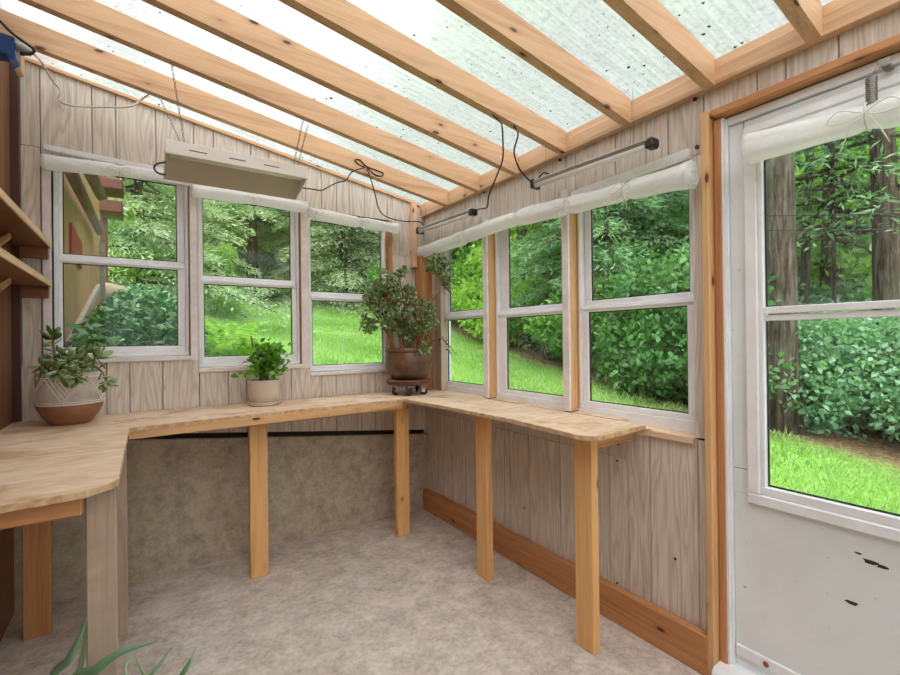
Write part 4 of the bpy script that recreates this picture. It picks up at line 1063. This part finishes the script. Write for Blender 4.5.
fern(282, 4.0, .36, 'small fern outside the middle window, right of the herb pot', 35)

# house corner seen through the leftmost window
hs = thing('neighbouring_house_wall', (-2.05, 1.8, .5), 'tan plywood house wall seen through the leftmost window', 'house wall')
def hz(y): return gz(-2.0, y)+.28
b = MB(); b.hexa([(-2.25, .35, hz(.35)-.6), (-2.0, .35, hz(.35)-.6), (-2.0, .35, 2.9), (-2.25, .35, 2.9), (-2.25, 3.0, hz(3.0)-.6), (-2.0, 3.0, hz(3.)-.6), (-2.0, 3.0, 2.9), (-2.25, 3.0, 2.9)])
b.build('siding_panel', 'house', hs)
p, q_ = on(0, -1.995, 66, 341), on(0, -1.995, 97, 284)
b = MB(); b.hexa([(-1.998, p[1], p[2]-.06), (-1.998, q_[1], q_[2]-.06), (-1.998, q_[1], q_[2]), (-1.998, p[1], p[2]), (-1.97, p[1], p[2]-.06), (-1.97, q_[1], q_[2]-.06), (-1.97, q_[1], q_[2]), (-1.97, p[1], p[2])])
b.build('skirt_board', 'old_board', hs)
P4 = [on(0, -1.985, *q) for q in ((72, 223), (82.5, 244), (82.5, 269), (72, 253))]
b = MB(); b.hexa([(-1.985, p[1], p[2]) for p in P4]+[(-1.999, p[1], p[2]) for p in P4])
b.build('red_panel', 'red_paint', hs)
for (q0, q1, xx, rr0) in (((71, 172), (100, 232), -1.95, .032), ((88, 168), (101, 196), -1.86, .03)):
    p, q_ = on(0, xx, *q0), on(0, xx, *q1); b = MB(); b.tube([tuple(p), tuple(q_)], rr0, 10); b.build('eave_log', 'old_log_y', hs)
p, q_ = on(1, 3.02, 98, 242), on(1, 3.02, 105, 290); b = MB(); b.box(p[0], q_[0], 3.01, 3.1, q_[2]-.3, p[2]); b.build('corner_post', 'grey_post', hs)
dk = thing('timber_steps', tuple(at(110, 240, 6.1)), 'two red-brown timber beams stacked on a post outside the leftmost window', 'timber')
for (x0, y0_, x1, y1_) in ((101, 176, 123, 190), (98, 198, 122.5, 213)):
    p, q_ = on(1, 3.5, x0, y0_), on(1, 3.5, x1, y1_); b = MB(); b.box(p[0], q_[0], 3.5, 3.9, q_[2], p[2], .01); b.build('beam', 'redwood_x', dk)
p = on(1, 3.55, 97, 200); b = MB(); b.box(p[0], p[0]+.07, 3.9, 4.0, gz(p[0], 3.9)-.1, p[2]+.4); b.build('post', 'redwood_x', dk)
b = MB(); p = at(106, 292, 4.9); b.lathe(p, [(.02, -.14), (.2, -.12), (.24, -.02), (.16, .07), (.02, .1)], 9)
tag(b.build('garden_stone', 'stone', origin=tuple(p)), 'pale tan stone at the foot of the house wall outside', 'stone')

# ------- trees and shrubs
def tubes_np(b, pts, r): b.tube(pts, r, 7)
def cloud(n_, clumps, rad, r_, size, aspect, flat=.75, drop=.0):
    """Leaves gathered in clumps; returns leafmesh input."""
    k = r_.integers(0, len(clumps), n_); c = clumps[k]; o = r_.normal(0, 1, (n_, 3)); o /= np.linalg.norm(o, axis=1)[:, None]
    rr_ = rad[k][:, None]*r_.uniform(.25, 1, (n_, 1))**.5
    C = c+o*rr_*np.array([1, 1, flat])
    D = o*.6+r_.normal(0, .7, (n_, 3)); D[:, 2] -= drop
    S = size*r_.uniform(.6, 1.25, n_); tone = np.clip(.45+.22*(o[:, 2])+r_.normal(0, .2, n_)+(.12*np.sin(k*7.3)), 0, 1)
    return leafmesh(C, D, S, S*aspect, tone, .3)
def bush_mesh(seed, mat, h=1.4, w=1.1, n_=6500, size=.075, aspect=.6, nc=26):
    r_ = np.random.default_rng(seed); a = r_.uniform(0, 6.28, nc); u = r_.uniform(0, 1, nc)
    rr_ = w*.5*np.sqrt(r_.uniform(0, 1, nc))*np.sin(np.pi*(.12+.8*u))**.6
    cl = np.stack([rr_*np.cos(a), rr_*np.sin(a), h*(.1+.85*u)], 1); rad = r_.uniform(.14, .26, nc)*w
    return cl, cloud(n_, cl, rad, r_, size, aspect)
def make_bush(name, loc, lab, cat, group, seed, mat, **kw):
    t = thing(name, loc, lab, cat, group); cl, (V, Q, R_) = bush_mesh(seed, mat, **kw)
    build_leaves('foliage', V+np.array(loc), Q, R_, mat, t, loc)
    b = MB()
    for c in cl[::3]: b.tube([Vector(loc), Vector(loc)+Vector(c)*.5+Vector((0, 0, .1)), Vector(loc)+Vector(c)], [.014, .01, .004], 5)
    b.build('stem', 'bark', t); return t
def ground_at(px, depth, py=340):
    p = at(px, py, depth); p[2] = float(gz(p[0], p[1])); return tuple(map(float, p))
def make_broadleaf(name, loc, lab, group, seed, mat, h=9., w=5., n_=22000, size=.13, trunk=.14, lean=0., base=.18, nc=60, dx=0.):
    t = thing(name, loc, lab, 'tree', group); L = Vector(loc); r_ = np.random.default_rng(seed)
    u = r_.uniform(base, 1, nc); a = r_.uniform(0, 6.28, nc); R = w*.5*np.sin(np.pi*np.clip((u-base)/(1-base)*.86+.12, 0, 1))**.7*np.sqrt(r_.uniform(.05, 1, nc))
    cl = np.stack([R*np.cos(a)+lean*u*h, R*np.sin(a), u*h], 1); rad = r_.uniform(.1, .17, nc)*w
    V, Q, R_ = cloud(n_, cl, rad, r_, size, .62)
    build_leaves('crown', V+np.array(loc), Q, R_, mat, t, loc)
    b = MB(); m = 12
    tp = [L+Vector((lean*h*s+.05*math.sin(s*9+seed), .05*math.cos(s*7+seed), h*.9*s-.15)) for s in np.linspace(0, 1, m)]
    b.tube(tp, [trunk*(1.25 if i == 0 else 1)*(1-.8*i/(m-1)) for i in range(m)], 12)
    for c in cl[::4]:
        s = max(.1, min(.85, c[2]/h-.15)); p0 = L+Vector((lean*h*s, 0, h*.9*s-.15)); p1 = L+Vector(c)
        b.tube([p0, (p0*.5+p1*.5)+Vector((0, 0, .1)), p1], [trunk*.35, trunk*.2, .012], 6)
    b.build('trunk', 'bark', t); return t
def make_conifer(name, loc, lab, group, seed, mat, h=9., w=5., trunk=.16, base=.12, n_=42000, nl=.11, gapz=0.):
    t = thing(name, loc, lab, 'tree', group); L = np.array(loc); r_ = np.random.default_rng(seed); nb = 120
    Cs, Ds, Ts = [], [], []; b = MB(); per = n_//nb
    for k in range(nb):
        u = base+(1-base)*(k/nb)**1.15; a = k*2.39996+r_.uniform(-.3, .3); rl = w*.5*(1-u*.85)*r_.uniform(.7, 1.1)
        d = np.array([math.cos(a), math.sin(a), 0]); s = np.array([-math.sin(a), math.cos(a), 0])
        tt = r_.uniform(.12, 1, per); side = r_.normal(0, .13, per)*rl*np.sin(np.pi*np.clip(tt, 0, 1)*.8+.3)
        z = u*h+rl*(.05*tt-.30*tt**2)-np.abs(side)*.25
        C = d*(tt*rl)[:, None]+s*side[:, None]; C[:, 2] = z+r_.normal(0, .05, per); Cs.append(C)
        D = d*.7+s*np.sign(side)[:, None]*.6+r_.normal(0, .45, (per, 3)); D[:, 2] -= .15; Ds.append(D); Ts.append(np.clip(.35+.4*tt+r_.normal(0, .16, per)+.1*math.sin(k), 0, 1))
        b.tube([L+np.array([0, 0, u*h]), L+d*rl*.5+np.array([0, 0, u*h-.05*rl]), L+d*rl*.92+np.array([0, 0, u*h-.22*rl])], [.03, .02, .006], 5)
    C = np.concatenate(Cs)+L; N = len(C)
    V, Q, R_ = leafmesh(C, np.concatenate(Ds), nl*r_.uniform(.6, 1.3, N), nl*.22*r_.uniform(.7, 1.3, N), np.concatenate(Ts), .1)
    build_leaves('boughs', V, Q, R_, mat, t, loc)
    b.tube([L+np.array([0, 0, -.15]), L+np.array([0, 0, h*.5]), L+np.array([0, 0, h])], [trunk*1.2, trunk*.7, .02], 12); b.build('trunk', 'bark', t); return t
def again(src, loc, lab, rz=0., sc=1., group=None):
    c = copy_tree(src); c.location = loc; c.rotation_euler = (0, 0, rz); c.scale = (sc, sc, sc); c['label'] = lab
    if group: c['group'] = group
    return c
GC, GB, GF = 'conifers beyond the lawn', 'shrubs at the edge of the woods', 'background trees of the woods'
s1 = make_conifer('spruce_tree', ground_at(140, 8.5), 'large grey-green spruce filling the right of the leftmost window', GC, 41, 'spruce', h=8.5, w=5.6, base=.02, trunk=.08, n_=60000)
s2 = make_conifer('spruce_tree', ground_at(253, 15.), 'spruce with bare trunk at the centre of the middle window', GC, 42, 'spruce', h=11., w=9.5, base=.25, trunk=.17, n_=95000, nl=.15)
again(s1, ground_at(205, 18.), 'spruce behind the post between the left and middle windows', 1.2, 1.2)
again(s1, ground_at(345, 15.), 'dark spruce filling the window left of the corner', 2.2, 1.25)
again(s1, ground_at(385, 17.), 'spruce behind the top of the corner jade plant', 3.3, 1.3)
again(s2, ground_at(300, 20.), 'spruce behind the post between the middle and right far windows', 2., 1.)
again(s1, ground_at(135, 14.), 'farther spruce with a thin dark trunk beside the timber beams', 4., 1.35)
s3 = make_conifer('pine_tree', ground_at(606, 7.2), 'pine with soft boughs across the top of the largest bench window', GC, 43, 'pine', h=7.5, w=4.6, base=.2, n_=50000, nl=.12)
again(s3, ground_at(690, 8.5), 'pine standing behind the wall between bench window and door', 1.5, 1.)
make_conifer('pine_tree', ground_at(835, 5.7), 'pine with boughs across the top of the door glass', GC, 44, 'pine', h=8., w=4.0, base=.27, n_=11000, nl=.13, trunk=.025)
# near trunks through the door
def trunk_tree(px0, py0, px1, depth, w_px, lab, seed, mat='maple', h=9., extra=None):
    loc = ground_at(px0, depth); t = thing('woodland_tree', loc, lab, 'tree', 'trees close outside the door'); L = Vector(loc)
    topx = Vector(at(px1, 100, depth)); r = w_px*.5*depth/F; dirn = (topx-L); dirn = dirn/dirn.z
    b = MB(); m = 16; pts = [L+dirn*(h*s)+Vector((.03*math.sin(s*11+seed), .03*math.cos(s*8), -.1)) for s in np.linspace(0, 1, m)]
    b.tube(pts, [r*(1.18 if i == 0 else 1.)*(1-.6*i/(m-1)) for i in range(m)], 14, True, lambda i, k: .06*math.sin(k*2.7+i*.4)+.03*math.sin(k*5.1))
    for e in (extra or []):
        P = [Vector(at(x, y, depth+dd)) for x, y, dd in e[0]]; P = [Vector(p) for p in smooth_path([tuple(p) for p in P], 5)]
        b.tube(P, list(np.linspace(e[1], e[2], len(P))), 8)
    b.build('trunk', 'bark', t)
    r_ = np.random.default_rng(seed); nc = 26
    cl = np.stack([r_.normal(0, 1.1, nc), r_.normal(0, 1.1, nc), r_.uniform(.58, 1, nc)*h], 1)
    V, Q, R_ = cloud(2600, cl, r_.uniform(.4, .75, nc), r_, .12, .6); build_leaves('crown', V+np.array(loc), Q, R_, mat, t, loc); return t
trunk_tree(783, 440, 775, 4.7, 32, 'wide straight trunk at the left side of the door glass', 51)
trunk_tree(803, 440, 808, 6.4, 9, 'thin dark trunk just right of the wide trunk in the door glass', 52)
trunk_tree(829, 400, 826, 6.6, 14, 'forked trunk in the middle of the door glass', 53, extra=[([(829, 290, 0), (845, 262, 0), (858, 225, .1), (868, 190, .2)], .06, .03), ([(845, 270, 0), (865, 252, 0), (885, 240, .1)], .035, .015), ([(829, 330, 0), (815, 312, 0), (800, 300, .1)], .03, .012)])
trunk_tree(897, 400, 876, 5.2, 25, 'thick leaning trunk at the right side of the door glass', 54)
trunk_tree(524, 380, 523, 9.2, 17, 'dark trunk seen low in the middle bench window', 55)
trunk_tree(548, 380, 551, 8., 6, 'thin stem seen right of the dark trunk in the middle bench window', 56)

# two wires strung between the trunks
for (a_, b_, lb) in (((740, 216, 4.25), (925, 212, 4.4), 'upper of two thin wires crossing the view through the door glass'), ((740, 230.5, 4.25), (925, 228.5, 4.4), 'lower of two thin wires crossing the view through the door glass')):
    b = MB(); b.tube([at(*a_), at((a_[0]+b_[0])/2, (a_[1]+b_[1])/2+1.2, 4.3), at(*b_)], .004, 6); tag(b.build('wire', 'black_cable'), lb, 'wire')
# shrubs
bA = make_bush('woodland_shrub', ground_at(622, 6.3), 'low broad green shrub at the lower left of the largest bench window', 'shrub', GB, 61, 'maple', h=1.5, w=1.6, n_=7000, size=.085)
bB = make_bush('woodland_shrub', ground_at(664, 5.8), 'dark green shrub at the lower right of the largest bench window', 'shrub', GB, 62, 'mid', h=1.6, w=1.6, n_=8000, size=.08)
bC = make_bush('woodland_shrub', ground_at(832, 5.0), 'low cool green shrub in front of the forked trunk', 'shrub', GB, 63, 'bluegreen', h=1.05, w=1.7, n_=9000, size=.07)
bD = make_bush('woodland_shrub', ground_at(515, 9.5), 'bright leafy shrub in the upper half of the middle bench window', 'shrub', GB, 64, 'bright', h=3.4, w=2.4, n_=10000, size=.11)
plan = [(bA, 590, 6.9, 'shrub right behind the post beside the largest bench window', 1.1, 1.), (bB, 640, 6.6, 'shrub behind the two front shrubs of the largest bench window', 2., 1.2),
        (bB, 690, 5.3, 'shrub outside, behind the wall strip left of the door', 3., 1.1), (bA, 600, 8.5, 'taller shrub farther back in the largest bench window', 4., 1.7), (bB, 672, 7.6, 'tall dark shrub at the back right of the largest bench window', .5, 1.7),
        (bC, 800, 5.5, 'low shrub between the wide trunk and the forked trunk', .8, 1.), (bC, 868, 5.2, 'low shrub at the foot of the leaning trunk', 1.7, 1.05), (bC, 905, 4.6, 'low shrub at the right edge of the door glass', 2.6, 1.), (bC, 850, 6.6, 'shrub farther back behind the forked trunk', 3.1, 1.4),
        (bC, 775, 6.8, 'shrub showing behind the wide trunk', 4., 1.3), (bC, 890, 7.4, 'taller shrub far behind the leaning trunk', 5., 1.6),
        (bD, 545, 9.0, 'bright shrub at the right of the middle bench window', 1., .95), (bD, 465, 12., 'bright shrub in the bench window nearest the corner', 2.2, 1.1), (bA, 555, 8.2, 'low shrub at the foot of the thin stem', .3, 1.), (bA, 538, 9.4, 'low shrub behind the dark trunk', .9, 1.), (bA, 482, 11.5, 'low shrub by the post nearest the corner', 3.9, 1.2),
        (bD, 450, 14., 'bright shrub behind the drooping branch of the jade plant', 3., 1.), (bD, 116, 8.2, 'yellow-green shrub below the timber beams outside', .4, .5), (bD, 236, 20., 'bright shrub far behind the spruce trunk', .4, 1.), (bD, 280, 21., 'bright shrub far at the right of the middle window', 1.4, 1.),
        (bD, 215, 9.0, 'yellow-green shrub far left in the middle window', 2.9, .42), (bA, 405, 13., 'low shrub behind the corner post', 3.7, 1.1), (bD, 806, 9.5, 'tall bright shrub behind the wide trunk in the door glass', 1.9, 1.35), (bD, 856, 9.0, 'tall bright shrub behind the forked trunk', 4.4, 1.45), (bD, 915, 10., 'tall bright shrub at the right edge of the door glass', 5.6, 1.4), (bA, 814, 7.6, 'tall leafy shrub between the wide trunk and the forked trunk', 2.2, 1.9), (bA, 852, 7.9, 'tall leafy shrub right of the forked trunk', 5.1, 2.0)]
for s, px, dp, lab, rz, sc in plan: again(s, ground_at(px, dp), lab, rz, sc)

f1 = make_broadleaf('forest_tree', ground_at(470, 15.), 'leafy tree in the distant row of woodland behind the lawn and shrubs', GF, 71, 'maple', h=11, w=6, base=.03, n_=20000, size=.17)
f2 = make_broadleaf('forest_tree', ground_at(540, 13.), 'leafy tree in the distant row of woodland behind the lawn and shrubs', GF, 72, 'mid', h=12, w=6, base=.03, n_=20000, size=.17)
f3 = make_broadleaf('forest_tree', ground_at(800, 13.), 'leafy tree in the distant row of woodland behind the lawn and shrubs', GF, 73, 'bright', h=11, w=6, base=.03, n_=18000, size=.17)
r_ = np.random.default_rng(77); L0 = f1['label']
for i, px in enumerate(list(range(40, 440, 42))+list(range(430, 720, 30))+list(range(750, 1010, 62))):
    dp = r_.uniform(22, 30) if px < 430 else r_.uniform(11.5, 18)
    again((f1, f2, f3)[int(r_.integers(0, 3))], ground_at(px+r_.uniform(-10, 10), dp), L0, r_.uniform(0, 6), r_.uniform(.9, 1.25))
for i, px in enumerate(list(range(0, 720, 36))+list(range(740, 1080, 70))):
    again((f1, f2, f3)[i % 3], ground_at(px, r_.uniform(32, 38) if px < 430 else r_.uniform(20, 27)), L0, r_.uniform(0, 6), r_.uniform(1.1, 1.5))

# ---------------------------------------------------------------- light, camera, output
w = bpy.data.worlds.new('overcast_sky'); SC.world = w; w.use_nodes = True
nt = w.node_tree; nt.nodes.clear(); o = nt.nodes.new('ShaderNodeOutputWorld'); bg = nt.nodes.new('ShaderNodeBackground')
tc = nt.nodes.new('ShaderNodeTexCoord'); sx = nt.nodes.new('ShaderNodeSeparateXYZ'); rp = nt.nodes.new('ShaderNodeValToRGB')
nt.links.new(tc.outputs['Generated'], sx.inputs[0]); nt.links.new(sx.outputs[2], rp.inputs[0])
rp.color_ramp.elements[0].color = (.262, .277, .292, 1); rp.color_ramp.elements[1].color = (.93, .975, 1.02, 1)
nt.links.new(rp.outputs[0], bg.inputs[0]); bg.inputs[1].default_value = 3.; nt.links.new(bg.outputs[0], o.inputs[0])
sun = bpy.data.lights.new('sun', 'SUN'); sun.energy = 1.3; sun.angle = math.radians(40); sun.color = (1., .975, .93)
so = bpy.data.objects.new('sun', sun); COL.objects.link(so); so.rotation_euler = (math.radians(38), math.radians(-6), math.radians(-15))
cam = bpy.data.cameras.new('camera'); co = bpy.data.objects.new('camera', cam); COL.objects.link(co)
cam.sensor_width = 36.; cam.lens = F/900*36; cam.clip_start = .02; cam.clip_end = 300
co.matrix_world = Matrix(((RI[0], UP[0], -FW[0], CAM[0]), (RI[1], UP[1], -FW[1], CAM[1]), (RI[2], UP[2], -FW[2], CAM[2]), (0, 0, 0, 1)))
SC.camera = co
SC.view_settings.view_transform = 'Standard'; SC.view_settings.look = 'None'; SC.view_settings.gamma = 1.; SC.view_settings.exposure = .44
SC.view_settings.use_curve_mapping = False
SC.cycles.use_denoising = True
SC.cycles.max_bounces = 10; SC.cycles.diffuse_bounces = 6; SC.cycles.transparent_max_bounces = 24; SC.cycles.sample_clamp_indirect = 6.
